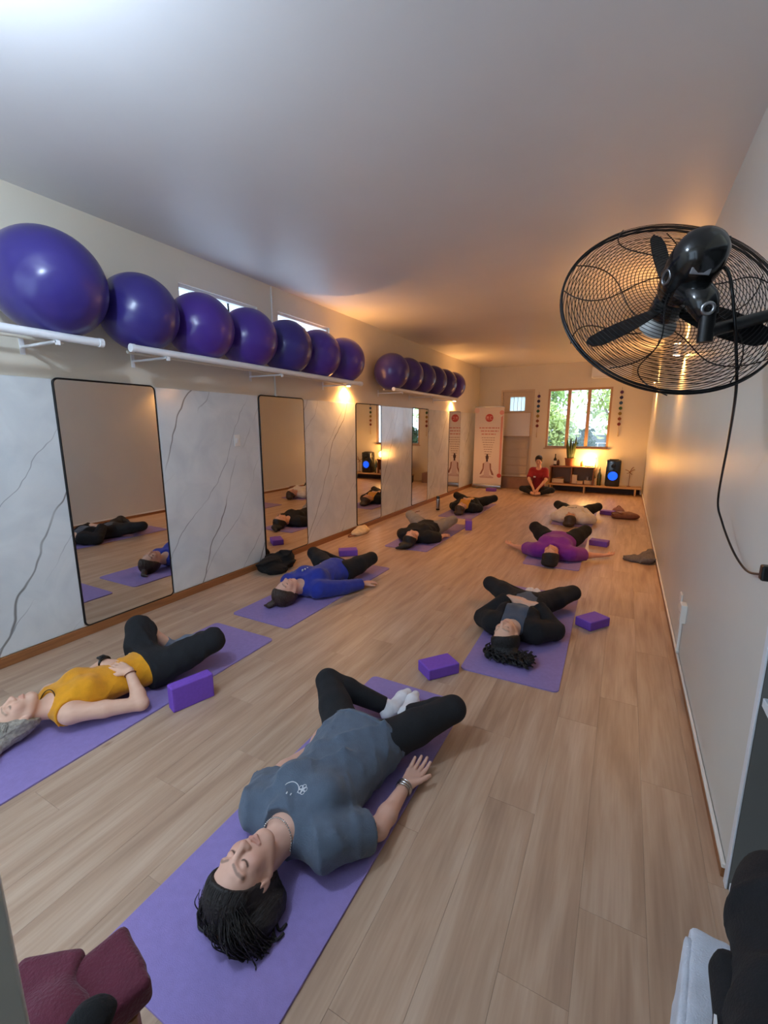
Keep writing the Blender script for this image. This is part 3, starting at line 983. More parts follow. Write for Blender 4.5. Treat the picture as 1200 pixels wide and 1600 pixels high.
# high windows (hopper sashes of three frosted panes)
for wi, (a, b, c, d) in enumerate(HW):
    t = struct(bpy.data.objects.new('window_%d' % (wi + 1), None)); COL.objects.link(t); t.location = (XL - 0.06, (a + b) / 2, c)
    t['label'] = ('high frosted window half hidden behind the balls, nearer one', 'high hopper window of three frosted panes above the balls, farther one')[wi]
    f = 0.028
    mb = MB()
    mb.b2((XL - 0.09, a, c), (XL - 0.03, a + f, d)); mb.b2((XL - 0.09, b - f, c), (XL - 0.03, b, d))
    mb.b2((XL - 0.09, a + f, c), (XL - 0.03, b - f, c + f)); mb.b2((XL - 0.09, a + f, d - f), (XL - 0.03, b - f, d))
    mb.build('window_frame', M_TRIMW, t)
    # tilted sash
    R = Matrix.Rotation(math.radians(-14 if wi else -4), 3, 'Y')
    pz = Vector((XL - 0.06, 0, c + f))
    hgt = d - c - 2 * f; wdt = b - a - 2 * f
    n = 3
    for k in range(n):
        y0 = a + f + wdt * k / n; y1 = a + f + wdt * (k + 1) / n
        cc = pz + R @ Vector((0, 0, hgt / 2)); cc.y = (y0 + y1) / 2
        MB().box(cc, (0.004, wdt / n - 0.012, hgt), R).build('pane', M_FROST, t)
        if k:
            cc.y = y0
            MB().box(cc, (0.022, 0.014, hgt), R).build('glazing_bar', M_BLACK if wi == 0 else M_TRIMW, t)

# garden window, three openings with cream posts
t = struct(bpy.data.objects.new('window_3', None)); COL.objects.link(t); t.location = (WX0, YB, WZ0)
t['label'] = 'large three pane window looking onto a leafy garden'
M_WF = mk('tan painted window frame', (186, 150, 116), 0.5)
mb = MB(); f = 0.05
mb.b2((WX0, YB + 0.02, WZ0), (WX0 + f, YB + 0.1, WZ1)); mb.b2((WX1 - f, YB + 0.02, WZ0), (WX1, YB + 0.1, WZ1))
mb.b2((WX0 + f, YB + 0.02, WZ1 - f), (WX1 - f, YB + 0.1, WZ1)); mb.b2((WX0 + f, YB + 0.02, WZ0), (WX1 - f, YB + 0.1, WZ0 + f))
mb.build('window_frame', M_WF, t)
ww = (WX1 - WX0 - 2 * f) / 3
for k in range(3):
    x0 = WX0 + f + ww * k
    if k: MB().rbox((x0, YB + 0.055, (WZ0 + WZ1) / 2), (0.075, 0.09, WZ1 - WZ0 - 2 * f), 0.004, 2).build('window_post', M_WF, t)
    MB().b2((x0 + 0.02, YB + 0.064, WZ0 + f), (x0 + ww - 0.02, YB + 0.069, WZ1 - f)).build('pane', M_GLASS, t)
MB().rbox(((WX0 + WX1) / 2, YB + 0.02, WZ0 - 0.012), (WX1 - WX0 + 0.06, 0.12, 0.024), 0.004, 2).build('window_sill', M_WF, t)

# back door: ribbed leaf with a small barred window, step below
M_DOOR = mk('beige painted door', (204, 184, 156), 0.45, noise=0.03, nscale=3)
t = struct(bpy.data.objects.new('door_1', None)); COL.objects.link(t); t.location = ((DX0 + DX1) / 2, YB, DZ0)
t['label'] = 'beige panelled back door with a small barred window'
PX0, PX1, PZ0, PZ1 = -2.74, -2.36, 1.98, 2.33
mb = MB()
mb.b2((DX0, YB + 0.03, PZ0), (PX0, YB + 0.08, DZ1)); mb.b2((PX1, YB + 0.03, PZ0), (DX1, YB + 0.08, DZ1))
mb.b2((PX0, YB + 0.03, PZ1), (PX1, YB + 0.08, DZ1)); mb.b2((DX0, YB + 0.03, DZ0), (DX1, YB + 0.08, PZ0))
mb.build('door_leaf', M_DOOR, t)
MB().b2((PX0, YB + 0.05, PZ0), (PX1, YB + 0.056, PZ1)).build('pane', M_FROST, t)
for k in range(1, 4):
    x = PX0 + (PX1 - PX0) * k / 4
    MB().cyl((x, YB + 0.035, PZ0), (x, YB + 0.035, PZ1), 0.007, n=8).build('window_bar', M_TRIMW, t)
zz = [0.34, 0.56, 0.78, 1.0, 1.2]
for k in range(4):
    MB().rbox(((DX0 + DX1) / 2, YB + 0.026, (zz[k] + zz[k + 1]) / 2), (DX1 - DX0 - 0.1, 0.02, zz[k + 1] - zz[k] - 0.025), 0.006, 2).build('door_panel', M_DOOR, t)
mb = MB()
mb.b2((DX0 - 0.05, YB - 0.02, DZ0), (DX0, YB + 0.03, DZ1 + 0.05)); mb.b2((DX1, YB - 0.02, DZ0), (DX1 + 0.05, YB + 0.03, DZ1 + 0.05)); mb.b2((DX0, YB - 0.02, DZ1), (DX1, YB + 0.03, DZ1 + 0.05))
mb.build('door_frame', M_DOOR, t)
MB().cyl((DX0 + 0.07, YB - 0.03, 1.32), (DX0 + 0.07, YB + 0.03, 1.32), 0.014).cyl((DX0 + 0.07, YB - 0.03, 1.32), (DX0 + 0.18, YB - 0.03, 1.32), 0.009).build('door_handle', M_STEEL, t)
st = struct(MB().rbox(((DX0 + DX1) / 2 - 0.05, YB - 0.2, 0.14), (DX1 - DX0 + 0.35, 0.38, 0.28), 0.008, 2).build('trim_1', mk('brown step tiles', (140, 104, 80), 0.5, noise=0.1, nscale=6)))
st['label'] = 'brown step below the back door'
# ================================================================ lamps
M_BULB = mk('cool bulb glass', (240, 248, 255), 0.3, emit=C_COOL, estr=P_CEIL / 0.045 / math.pi * 0.42)
t = thing('ceiling_lamp', 'cool white bulb in a ceiling holder, above the picture', 'lamp', (-1.74, 0.50, ZC))
MB().lathe((-1.74, 0.50, ZC), [(0.055, 0.0), (0.055, -0.02), (0.012, -0.035), (0.010, -0.22), (0.028, -0.225), (0.026, -0.275)], 24).build('lamp_holder', M_WHITE, t, auto=40)
MB().lathe((-1.74, 0.50, ZC - 0.275), [(0.02, 0.0), (0.03, -0.02), (0.052, -0.06), (0.06, -0.095), (0.05, -0.135), (0.025, -0.155), (0.001, -0.16)], 24).build('bulb', M_BULB, t, smooth=True)

M_WARM = mk('warm lamp glass', (255, 220, 170), 0.4, emit=C_WARM, estr=260.0)
def sconce(x, y, z, sx, lb):
    t = thing('wall_sconce', lb, 'lamp', (x, y, z), 'warm wall sconces')
    xa = x + sx * 0.075
    MB().rbox((x + sx * 0.008, y, z), (0.016, 0.07, 0.10), 0.003, 2).build('back_plate', M_TRIMW, t)
    MB().cyl((x + sx * 0.012, y, z), (xa, y, z), 0.010, n=10).build('arm', M_TRIMW, t)
    MB().lathe((xa, y, z - 0.055), [(0.030, 0.0), (0.034, 0.0), (0.034, 0.11), (0.030, 0.11), (0.030, 0.095), (0.029, 0.095), (0.029, 0.015), (0.030, 0.015)], 20).build('shade', M_TRIMW, t, auto=40)
    for sgn, pw in ((-1, 1.0), (1, 0.4)):
        MB().cyl((xa, y, z + sgn * 0.056), (xa, y, z + sgn * 0.0575), 0.028, n=16).build('lens', M_WARM, t)
        ld = bpy.data.lights.new('sconce_light', 'SPOT')
        ld.energy = P_SCONCE * pw * 4; ld.color = C_WARM
        ld.spot_size = math.radians(150); ld.spot_blend = 0.6; ld.shadow_soft_size = 0.025
        lo = bpy.data.objects.new('sconce_light', ld); COL.objects.link(lo)
        lo.parent = t; lo.location = (xa - x, 0, sgn * 0.065)
        if sgn > 0: lo.rotation_euler = (math.pi, 0, 0)
sconce(XL, 5.46, 2.20, 1, 'glowing warm sconce on the left wall, past the middle ball shelf')
sconce(XL, 9.86, 2.20, 1, 'glowing warm sconce on the left wall, past the far ball shelf')
sconce(XR, 5.60, 2.36, -1, 'warm sconce on the right wall seen through the fan cage')
sconce(XR, 10.3, 2.36, -1, 'far warm sconce on the right wall, just below the fan rim')

# ================================================================ ball shelves and balls
RODF, RODR, RODZ = -3.14, -3.37, 2.142
RR = 0.026
for (ya, yb, lb) in ((0.55, 1.87, 'nearest white tube ball shelf, cut off by the left picture edge'), (2.07, 5.22, 'long middle white tube shelf carrying six violet balls'), (6.16, 9.06, 'far white tube shelf carrying six dark balls')):
    t = thing('ball_shelf', lb, 'shelf', (XL, (ya + yb) / 2, RODZ), 'white tube shelves on the left wall')
    for rx in (RODF, RODR):
        if rx == RODR:
            MB().tube([(rx, ya + 0.12, RODZ + 0.006), (rx, yb - 0.12, RODZ + 0.006)], 0.014, 12).build('rear_rod', M_WALL, t, auto=50)
            continue
        rod = MB().tube([(rx, ya, RODZ), (rx, ya + 0.012, RODZ), (rx, yb, RODZ)], RR, 14).build('rod', M_WHITE, t, auto=50)
        for ye, d in ((ya, 1), (yb, -1)):
            MB().lathe((rx, ye - d * 0.006, RODZ), [(0.016, 0), (0.029, 0.002), (0.0295, 0.03), (0.026, 0.032)], 14, (0, d, 0)).build('rod_cap', M_WHITE, rod, auto=50)
    n = max(2, int((yb - ya) / 0.85))
    for k in range(n):
        y = ya + 0.28 + (yb - ya - 0.56) * k / max(1, n - 1)
        mb = MB()
        mb.b2((XL, y - 0.014, RODZ - 0.08), (XL + 0.006, y + 0.014, RODZ + 0.02))
        mb.b2((XL + 0.006, y - 0.012, RODZ - 0.040), (RODF + 0.02, y + 0.012, RODZ - 0.027))
        mb.b2((RODF + 0.010, y - 0.012, RODZ - 0.055), (RODF + 0.022, y + 0.012, RODZ - 0.03))
        mb.build('bracket', M_WHITE, t)
BR = 0.2725
BZ = RODZ + math.sqrt((BR + RR) ** 2 - ((RODF - RODR) / 2) ** 2) - 0.002
prof = []
for k in range(49):
    a = -math.pi / 2 + math.pi * k / 48
    rr = BR * (1 + (0.0035 * math.sin(18 * a) if abs(a) > 0.75 else 0))
    prof.append((rr * math.cos(a), rr * math.sin(a)))
ball_me = MB().lathe((0, 0, 0), prof, 64).mesh('ball', smooth=True)
ball_me2 = ball_me.copy()
ball_me.materials.append(M_BALL); ball_me2.materials.append(M_BALL2)
plug_me = MB().lathe((0, 0, 0), [(0.012, 0.0), (0.012, 0.004), (0.008, 0.006)], 12).mesh('valve_plug'); plug_me.materials.append(M_WHITE)
blab = ['largest looking violet exercise ball at the left picture edge', 'dark indigo exercise ball bridging the gap between two shelves',
        'bright violet exercise ball below the nearer high window', 'violet exercise ball fourth from the left picture edge',
        'dark violet exercise ball fifth from the left picture edge', 'violet exercise ball below the farther high window', 'last violet ball on the middle shelf, beside the glowing sconce',
        'nearest dark ball on the far shelf', 'second ball on the far shelf', 'third ball on the far shelf', 'fourth ball on the far shelf', 'fifth ball on the far shelf', 'farthest violet ball, next to the standing banner']
bys = [1.645, 2.24] + [2.24 + 0.548 * q for q in range(1, 6)] + [6.32 + 0.548 * q for q in range(6)]
for i, y in enumerate(bys):
    o = link('exercise_ball', (ball_me2 if i in (0, 1, 4, 7, 8, 9, 10, 11) else ball_me), None, None, ((RODF + RODR) / 2, y, BZ))
    random.seed(i)
    if i == 0:
        o.scale = (0.318 / BR,) * 3
        o.location.z = RODZ + math.sqrt((0.318 + RR) ** 2 - ((RODF - RODR) / 2) ** 2) - 0.002; o.location.x = XL + 0.322
    e = Matrix.Rotation(random.uniform(0.9, 2.2), 3, 'Y') @ Matrix.Rotation(random.uniform(-0.5, 0.5), 3, 'X')
    o.rotation_euler = e.to_euler()
    tag(o, blab[i], 'ball', 'violet exercise balls on the tube shelves')
    pl = link('valve_plug', plug_me, None, o, (0, 0, -BR - 0.003))

# ================================================================ wall fan
def fan():
    c = Vector((0.085, 1.768, 1.98))
    az, ev = -0.35, -0.534
    n = Vector((math.cos(ev) * math.sin(az), math.cos(ev) * math.cos(az), math.sin(ev)))    # blows this way
    t = thing('wall_fan', 'large black oscillating wall fan seen from behind its round wire cage', 'fan', (XR, 1.63, 2.02))
    R = 0.33
    def dome(r, s): return s * (0.02 + 0.075 * (1 - (r / R) ** 2.2))
    u = n.orthogonal().normalized(); w = n.cross(u)
    def P(r, a, d): return c + (u * math.cos(a) + w * math.sin(a)) * r + n * d
    for s, nm in ((-1, 'rear_grille'), (1, 'front_grille')):
        mb = MB()
        nr = 25
        for k in range(nr):
            r = 0.075 + (R - 0.012 - 0.075) * k / (nr - 1)
            mb.tube([P(r, q * 2 * math.pi / 72, dome(r, s)) for q in range(72)], 0.00125, 4, closed=True)
        for k in range(6):
            a0 = k * math.pi / 3 + (0.2 if s > 0 else 0.0)
            pts = []
            for q in range(16):
                f = q / 15
                pts.append(P(0.06 + (R - 0.06) * f, a0 + s * 0.75 * math.sin(f * math.pi * 0.9) * 0.6, dome(0.06 + (R - 0.06) * f, s) - s * 0.002))
            mb.tube(pts, 0.002, 5)
        mb.build(nm, M_BLACK, t, smooth=True)
    mb = MB()
    mb.tube([P(R, q * 2 * math.pi / 96, 0.006) for q in range(96)], 0.0038, 6, closed=True)
    mb.tube([P(R, q * 2 * math.pi / 96, -0.006) for q in range(96)], 0.0038, 6, closed=True)
    mb.build('rim', M_BLACK, t, smooth=True)
    MB().lathe(c + n * 0.09, [(0.001, 0.014), (0.03, 0.012), (0.055, 0.004), (0.06, -0.004)], 24, n).build('front_badge', M_TRIMW, t, smooth=True)
    MB().lathe(c, [(0.045, -0.03), (0.05, -0.02), (0.05, 0.03), (0.035, 0.05), (0.0, 0.055)], 24, n).build('hub', M_BLKPL, t, auto=40)
    # blades: image angles (lower left, up, right)
    camv = Vector((0, 0, 1.6))
    for k in range(3):
        a0 = FAN_A0 + k * 2 * math.pi / 3
        vs, fs = [], []
        m = 12
        for q in range(m):
            f = q / (m - 1); r = 0.04 + 0.255 * f
            wdt = 0.060 * (0.45 + 0.9 * math.sin(math.pi * (0.12 + 0.72 * f))) * (1 if f < 0.93 else 0.6)
            pit = math.radians(40 - 18 * f)
            rad = (u * math.cos(a0) + w * math.sin(a0)); tan = n.cross(rad)
            for side in (-0.5, 0.5):
                for th in (-0.0018, 0.0018):
                    d = tan * (side * wdt * math.cos(pit)) + n * (side * wdt * math.sin(pit))
                    nn = (n * math.cos(pit) - tan * math.sin(pit)) * th
                    vs.append(c + rad * r + d + nn)
        for q in range(m - 1):
            o = 4 * q
            fs += [(o, o + 4, o + 6, o + 2), (o + 1, o + 3, o + 7, o + 5), (o, o + 1, o + 5, o + 4), (o + 2, o + 6, o + 7, o + 3)]
        fs += [(0, 2, 3, 1), (4 * m - 4, 4 * m - 3, 4 * m - 1, 4 * m - 2)]
        MB().add(vs, fs).build('blade', M_BLACK, t, auto=40)
    # motor housing: bullet along -n
    b = -n
    mot = MB().lathe(c + b * 0.035, [(0.030, 0.0), (0.052, 0.004), (0.060, 0.02), (0.067, 0.06), (0.072, 0.11), (0.071, 0.145), (0.062, 0.178), (0.046, 0.198), (0.023, 0.208), (0.0, 0.21)], 32, b).build('motor_housing', M_BLKPL, t, auto=50)
    side = b.cross(Vector((0, 0, 1))).normalized()       # lateral
    upm = side.cross(b).normalized()
    if side.x < 0: side = -side
    toc = (camv - (c + b * 0.12)).normalized()           # the face of the housing that is turned to the room entrance
    toc = (toc - b * toc.dot(b)).normalized()
    ls = b.cross(toc)
    if ls.x > 0: ls = -ls
    d1 = (toc * 0.72 + ls * 0.69).normalized()
    q = c + b * 0.125 + d1 * 0.069
    MB().tube([q + (b * math.cos(k) * 0.022 + d1.cross(b) * math.sin(k) * 0.015) for k in [2 * math.pi * j / 24 for j in range(24)]], 0.004, 6, closed=True).build('badge_ring', M_STEEL, mot, smooth=True)
    d2 = (toc * 0.93 - ls * 0.35).normalized()
    tn = d2.cross(b).normalized()
    MB().rbox(c + b * 0.185 + d2 * 0.066, (0.05, 0.018, 0.005), 0.002, 2, R=Matrix([tn, (b - d2 * 0.55).normalized(), (d2 + b * 0.55).normalized()]).transposed()).build('silver_plate', M_STEEL, mot)
    # gear box, swivel and arm to the wall
    piv = Vector((0.172, 1.60, 1.872))
    mid = c + b * 0.11 - upm * 0.05
    MB().tube([mid, (mid + piv) / 2 + Vector((0.012, 0, 0.012)), piv + Vector((0, 0, 0.028))], [0.05, 0.04, 0.026], 16).build('gear_box', M_BLKPL, t, smooth=True)
    MB().cyl(piv + Vector((0, 0, 0.055)), piv + Vector((0, 0, -0.04)), 0.020, n=18).build('swivel_post', M_BLACK, t, auto=40)
    MB().tube(circ(piv + Vector((-0.004, -0.022, 0.046)), 0.014, (0.15, -1, -0.2), 20), 0.005, 6, closed=True).build('tilt_knob', M_STEEL, t, smooth=True)
    we = Vector((XR - 0.014, 1.85, 1.953))
    MB().tube([piv + Vector((0, 0, -0.012)), piv + Vector((0.03, 0.028, -0.002)), we], [0.020, 0.0175, 0.0175], 14).build('arm', M_BLACK, t, auto=50)
    MB().rbox((XR - 0.007, we.y, we.z), (0.014, 0.12, 0.19), 0.003, 2).build('wall_bracket', M_BLACK, t)
    return c, n, piv
FAN_A0 = 3.35
fc, fn_, fpiv = fan()

# hanging cord of the fan
cord = [(0.185, 1.640, 2.05), (0.215, 1.643, 2.013), (0.24, 1.636, 1.892), (0.255, 1.661, 1.826), (0.28, 1.722, 1.705), (0.33, 2.034, 1.544), (0.38, 2.382, 1.285),
        (0.40, 2.352, 1.192), (0.42, 2.183, 1.108), (0.435, 2.021, 1.077), (0.44, 1.878, 1.104), (0.442, 1.80, 1.13)]
ct = thing('fan_cord', 'black power cord hanging from the wall fan in a loop', 'cord', (0.3, 1.8, 1.1))
MB().tube(spline(cord, 8), 0.0042, 8).build('cable', M_BLACK, ct, smooth=True)
MB().rbox((0.437, 1.785, 1.135), (0.03, 0.035, 0.05), 0.006, 2).build('plug', M_BLACK, ct)
# air conditioner high on the back wall
t = thing('air_conditioner', 'white split air conditioner high on the back wall', 'air conditioner', (-0.42, YB, 2.68))
MB().rbox((-0.42, YB - 0.10, 2.83), (0.84, 0.19, 0.27), 0.03, 3).build('casing', M_WHITE, t, auto=40)
MB().rbox((-0.42, YB - 0.192, 2.72), (0.76, 0.012, 0.05), 0.004, 2).build('air_flap', M_TRIMW, t)
# ================================================================ mats and blocks
def rr_slab(w, l, th, r):
    bm = bmesh.new()
    pts = rrect(w, l, r, 5)
    f = bm.faces.new([bm.verts.new((a, b, 0)) for a, b in pts])
    ex = bmesh.ops.extrude_face_region(bm, geom=[f])
    vs = [g for g in ex['geom'] if isinstance(g, bmesh.types.BMVert)]
    bmesh.ops.translate(bm, verts=vs, vec=(0, 0, th))
    ed = [e for e in bm.edges if all(v.co.z > th - 1e-6 for v in e.verts)]
    bmesh.ops.bevel(bm, geom=ed, offset=0.002, segments=2, affect='EDGES', profile=0.5)
    bmesh.ops.recalc_face_normals(bm, faces=bm.faces[:])
    me = bpy.data.meshes.new('yoga_mat'); bm.to_mesh(me); bm.free()
    return me
MT = 0.009
mat_me = rr_slab(0.62, 1.76, MT, 0.035); mat_me.materials.append(M_MAT)
edge_me = None
mats = [(-0.995, 1.41, 0.0, 'lilac yoga mat under the woman in the grey T-shirt'),
        (-2.53, 1.49, 0.0, 'lilac yoga mat under the woman in the mustard tank top'),
        (-2.55, 3.44, -0.5, 'lilac yoga mat under the person in the royal blue sweater'),
        (-0.55, 3.53, 1.2, 'lilac yoga mat under the curly haired person in the black cardigan'),
        (-2.44, 6.01, 0.0, 'lilac yoga mat under the person in grey leggings'),
        (-2.55, 8.25, 0.0, 'lilac yoga mat under the person in the ochre top, near the banner'),
        (-0.65, 6.10, 1.0, 'lilac yoga mat under the person in the purple T-shirt'),
        (-0.66, 8.52, 0.0, 'lilac yoga mat under the person in the white sweater')]
for x, y, r, lb in mats:
    o = link('yoga_mat', mat_me, None, None, (x, y, 0.0)); o.rotation_euler[2] = math.radians(r)
    tag(o, lb, 'yoga mat', 'lilac yoga mats')
block_me = MB().rbox((0, 0, 0.0375), (0.15, 0.23, 0.075), 0.008, 3).mesh('yoga_block'); block_me.materials.append(M_BLOCK)
block_up = MB().rbox((0, 0, 0.075), (0.075, 0.24, 0.15), 0.008, 3).mesh('yoga_block'); block_up.materials.append(M_BLOCK)
block_end = MB().rbox((0, 0, 0.075), (0.10, 0.20, 0.15), 0.008, 3).mesh('yoga_block'); block_end.materials.append(M_BLOCK)
blocks = [(-2.115, 1.55, -17, block_up, 'violet foam block standing on edge beside the mustard tank top woman'),
          (-0.955, 2.545, -38, block_me, 'violet foam block on the floor beyond the white socks'),
          (-0.105, 3.79, -35, block_me, 'violet foam block right of the curly haired person'),
          (-2.96, 4.56, -52, block_me, 'violet foam block beyond the blue sweater person, by the mirrors'),
          (-2.06, 6.66, 20, block_end, 'violet foam block standing beside the grey leggings'),
          (-0.19, 6.56, 80, block_me, 'violet foam block right of the purple T-shirt person'),
          (-0.17, 9.0, 75, block_me, 'violet foam block behind the brown bundle by the right wall'),
          (-2.84, 10.95, 85, block_me, 'farthest violet foam block, on the floor before the banner')]
for x, y, r, me, lb in blocks:
    o = link('yoga_block', me, None, None, (x, y, 0)); o.rotation_euler[2] = math.radians(r)
    tag(o, lb, 'yoga block', 'violet yoga blocks')

# ================================================================ loose things on the floor
M_BLKF = mk('black fabric', (15, 15, 17), 0.95, noise=0.2, nscale=30, bump=0.4, bscale=120)
M_CREAMF = mk('cream canvas', (208, 186, 152), 0.9, noise=0.08, nscale=20, bump=0.3, bscale=200)
M_GREYF = mk('grey knit', (112, 104, 100), 0.95, noise=0.15, nscale=40, bump=0.4, bscale=150)
M_BROWNF = mk('brown leather', (134, 82, 60), 0.6, noise=0.15, nscale=20, bump=0.2, bscale=60)

t = thing('black_bundle', 'crumpled black jacket on the floor against the marble panel', 'jacket', (-3.36, 3.72, 0))
solid('cloth', [el((-3.40, 3.66, 0.06), (0.12, 0.19, 0.10)), el((-3.36, 3.82, 0.08), (0.12, 0.11, 0.11), k=0.03), el((-3.30, 3.60, 0.04), (0.11, 0.14, 0.05), k=0.03)], M_BLKF, t, 0.009, 0, (0.05, 22, 4), [(A((-3.54, 0, 0)), A((-1, 0, 0)))], 0.0)
solid('hood', [el((-3.34, 3.86, 0.11), (0.08, 0.07, 0.05)), el((-3.36, 3.90, 0.08), (0.06, 0.06, 0.06), k=0.03)], M_BLKF, t, 0.009, 0, (0.02, 25, 5), (), 0.0)
t = thing('cloth_bag', 'small cream canvas bag lying by the skirting', 'bag', (-3.40, 5.58, 0))
solid('bag_body', [el((-3.41, 5.60, 0.03), (0.10, 0.21, 0.05)), el((-3.44, 5.68, 0.06), (0.06, 0.12, 0.04), k=0.03)], M_CREAMF, t, 0.009, 0, (0.02, 25, 6), (), 0.0)
MB().tube(spline([(-3.38, 5.40, 0.02), (-3.36, 5.34, 0.03), (-3.42, 5.30, 0.015), (-3.46, 5.36, 0.02), (-3.44, 5.42, 0.03)], 6), 0.009, 8).build('strap', M_BROWNF, t, smooth=True)
t = thing('steel_bottle', 'slim steel water bottle with black lid standing near the mirrors', 'bottle', (-3.08, 7.95, 0))
MB().lathe((-3.08, 7.95, 0), [(0.033, 0.0), (0.036, 0.006), (0.036, 0.20), (0.030, 0.225)], 24).build('bottle_body', M_STEEL, t, auto=40)
MB().lathe((-3.08, 7.95, 0.225), [(0.031, 0.0), (0.031, 0.04), (0.024, 0.05)], 24).build('lid', M_BLKPL, t, auto=40)
MB().lathe((-3.08, 7.95, 0.0), [(0.0365, 0.0), (0.0368, 0.03)], 24).build('base_band', M_BLKPL, t, auto=40)
t = thing('brown_bag', 'soft brown bag lying near the right wall', 'bag', (0.10, 8.75, 0))
solid('bag_body', [el((0.12, 8.75, 0.05), (0.22, 0.12, 0.07)), el((0.0, 8.72, 0.04), (0.10, 0.10, 0.05), k=0.03)], M_BROWNF, t, 0.011, 0, (0.02, 22, 3), (), 0.0)
MB().tube(spline([(-0.04, 8.66, 0.04), (-0.10, 8.62, 0.10), (-0.02, 8.62, 0.12), (0.06, 8.65, 0.09)], 6), 0.008, 8).build('handle', M_BROWNF, t, smooth=True)
t = thing('pink_pouch', 'pale pink pouch lying behind the brown bag', 'pouch', (0.0, 9.15, 0))
solid('pouch_body', [el((0.0, 9.15, 0.05), (0.10, 0.10, 0.08))], mk('dusty pink cloth', (176, 130, 120), 0.9, bump=0.2, bscale=90), t, 0.011, 0, (0.02, 22, 8), (), 0.0)
MB().tube(spline([(-0.04, 9.14, 0.11), (0.0, 9.12, 0.16), (0.05, 9.15, 0.12)], 6), 0.006, 8).build('drawstring', M_BROWNF, t, smooth=True)
t = thing('knit_scarf', 'crumpled grey knitted scarf on the floor against the right wall', 'scarf', (0.30, 5.95, 0))
solid('knit_body', [el((0.35, 5.98, 0.05), (0.09, 0.14, 0.06)), el((0.26, 5.98, 0.025), (0.14, 0.10, 0.04), k=0.03), el((0.38, 6.05, 0.09), (0.05, 0.07, 0.05), k=0.03)], M_GREYF, t, 0.008, 0, (0.03, 24, 2), [(A((0.445, 0, 0)), A((1, 0, 0)))], 0.0)
solid('scarf_tail', [el((0.17, 5.98, 0.012), (0.07, 0.05, 0.022))], M_GREYF, t, 0.008, 0, (0.012, 40, 5), (), 0.0)
t = thing('small_pen', 'thin dark strap lying on the floor before the fourth mirror', 'strap', (-3.36, 7.55, 0))
MB().tube(spline([(-3.40, 7.35, 0.006), (-3.34, 7.45, 0.006), (-3.36, 7.55, 0.007), (-3.33, 7.65, 0.006)], 6), 0.006, 6).build('strap_band', M_BROWNF, t, smooth=True)
t.name = 'floor_strap'
# ================================================================ far end of the room
# roll-up banner
M_BAN = mk('banner vinyl', (232, 218, 208), 0.5)
M_RED = mk('banner red', (196, 70, 62), 0.5)
M_PINK = mk('banner pink', (222, 152, 138), 0.5)
M_INK = mk('banner grey ink', (150, 118, 108), 0.5)
M_TITLE = mk('banner title ink', (204, 128, 116), 0.5)
M_FIGS = mk('banner figure skin', (150, 100, 86), 0.5)
M_FIGD = mk('banner figure dark hair', (70, 44, 42), 0.5)
M_FIGW = mk('banner figure blush dress', (214, 190, 186), 0.5)
bx0, bx1, by, bz0, bz1 = -3.46, -2.72, 11.42, 0.10, 2.06
bxc = (bx0 + bx1) / 2; W = bx1 - bx0; Hb = bz1 - bz0
t = thing('rollup_banner', 'tall white and pink roll-up banner with a red logo and a meditating figure', 'banner', (bxc, by, 0))
MB().b2((bx0, by - 0.002, bz0), (bx1, by + 0.002, bz1)).build('banner_sheet', M_BAN, t)
MB().rbox((bxc, by, 0.055), (W + 0.02, 0.12, 0.09), 0.02, 3).build('base_case', M_STEEL, t, auto=40)
MB().rbox((bxc, by + 0.004, bz1 + 0.008), (W + 0.01, 0.02, 0.025), 0.005, 2).build('top_rail', M_STEEL, t)
MB().cyl((bxc, by + 0.03, 0.09), (bxc, by + 0.03, bz1), 0.010, n=10).build('support_pole', M_STEEL, t)
for fx in (-0.22, 0.22):
    MB().rbox((bxc + fx, by, 0.008), (0.05, 0.28, 0.016), 0.004, 2).build('foot', M_STEEL, t)
def pr(u, v): return (bx0 + W * u, by - 0.002, bz1 - Hb * v)      # u,v fractions of the sheet
def flat(name, poly, m, par=t, lift=0.001):
    MB().prism([(bx0 + W * u - bxc, bz1 - Hb * v) for u, v in poly], (bxc, by - 0.002 - lift, 0), (1, 0, 0), (0, 0, 1), (0, 1, 0), lift).build(name, m, par)
def ell(cu, cv, ru, rv, n=24): return [(cu + ru * math.cos(2 * math.pi * k / n), cv + rv * math.sin(2 * math.pi * k / n)) for k in range(n)]
ar = W / Hb
flat('logo_disc', ell(0.50, 0.135, 0.135, 0.135 * ar), M_RED)
for nm, pl in (('logo_mark', [(0.40, 0.155), (0.40, 0.115), (0.425, 0.115), (0.425, 0.155)]), ('logo_mark', [(0.425, 0.115), (0.48, 0.115), (0.48, 0.138), (0.425, 0.138)]), ('logo_mark', [(0.46, 0.138), (0.49, 0.155), (0.465, 0.157), (0.44, 0.138)]),
               ('logo_mark', [(0.52, 0.115), (0.60, 0.115), (0.60, 0.123), (0.545, 0.123), (0.545, 0.148), (0.60, 0.148), (0.60, 0.156), (0.52, 0.156)])):
    flat(nm, pl, M_PINK, t, 0.002)
flat('side_stripe', [(0.90, 0.13), (0.965, 0.10), (0.965, 0.86), (0.90, 0.84)], M_PINK)
flat('corner_disc', ell(0.92, 0.07, 0.075, 0.075 * ar), M_PINK)
flat('corner_disc', ell(0.92, 0.875, 0.075, 0.075 * ar), M_RED, t, 0.0015)
flat('corner_disc', ell(0.06, 0.04, 0.09, 0.09 * ar), mk('banner blush', (230, 196, 184), 0.5))
random.seed(3)
for v, u0, u1, hh, m in ((0.255, 0.16, 0.86, 0.014, M_TITLE), (0.295, 0.22, 0.84, 0.014, M_TITLE), (0.335, 0.25, 0.74, 0.014, M_TITLE)):
    u = u0
    while u < u1 - 0.02:
        l = min(random.uniform(0.05, 0.13), u1 - u); flat('title_word', [(u, v), (u + l, v), (u + l, v + hh), (u, v + hh)], m); u += l + 0.025
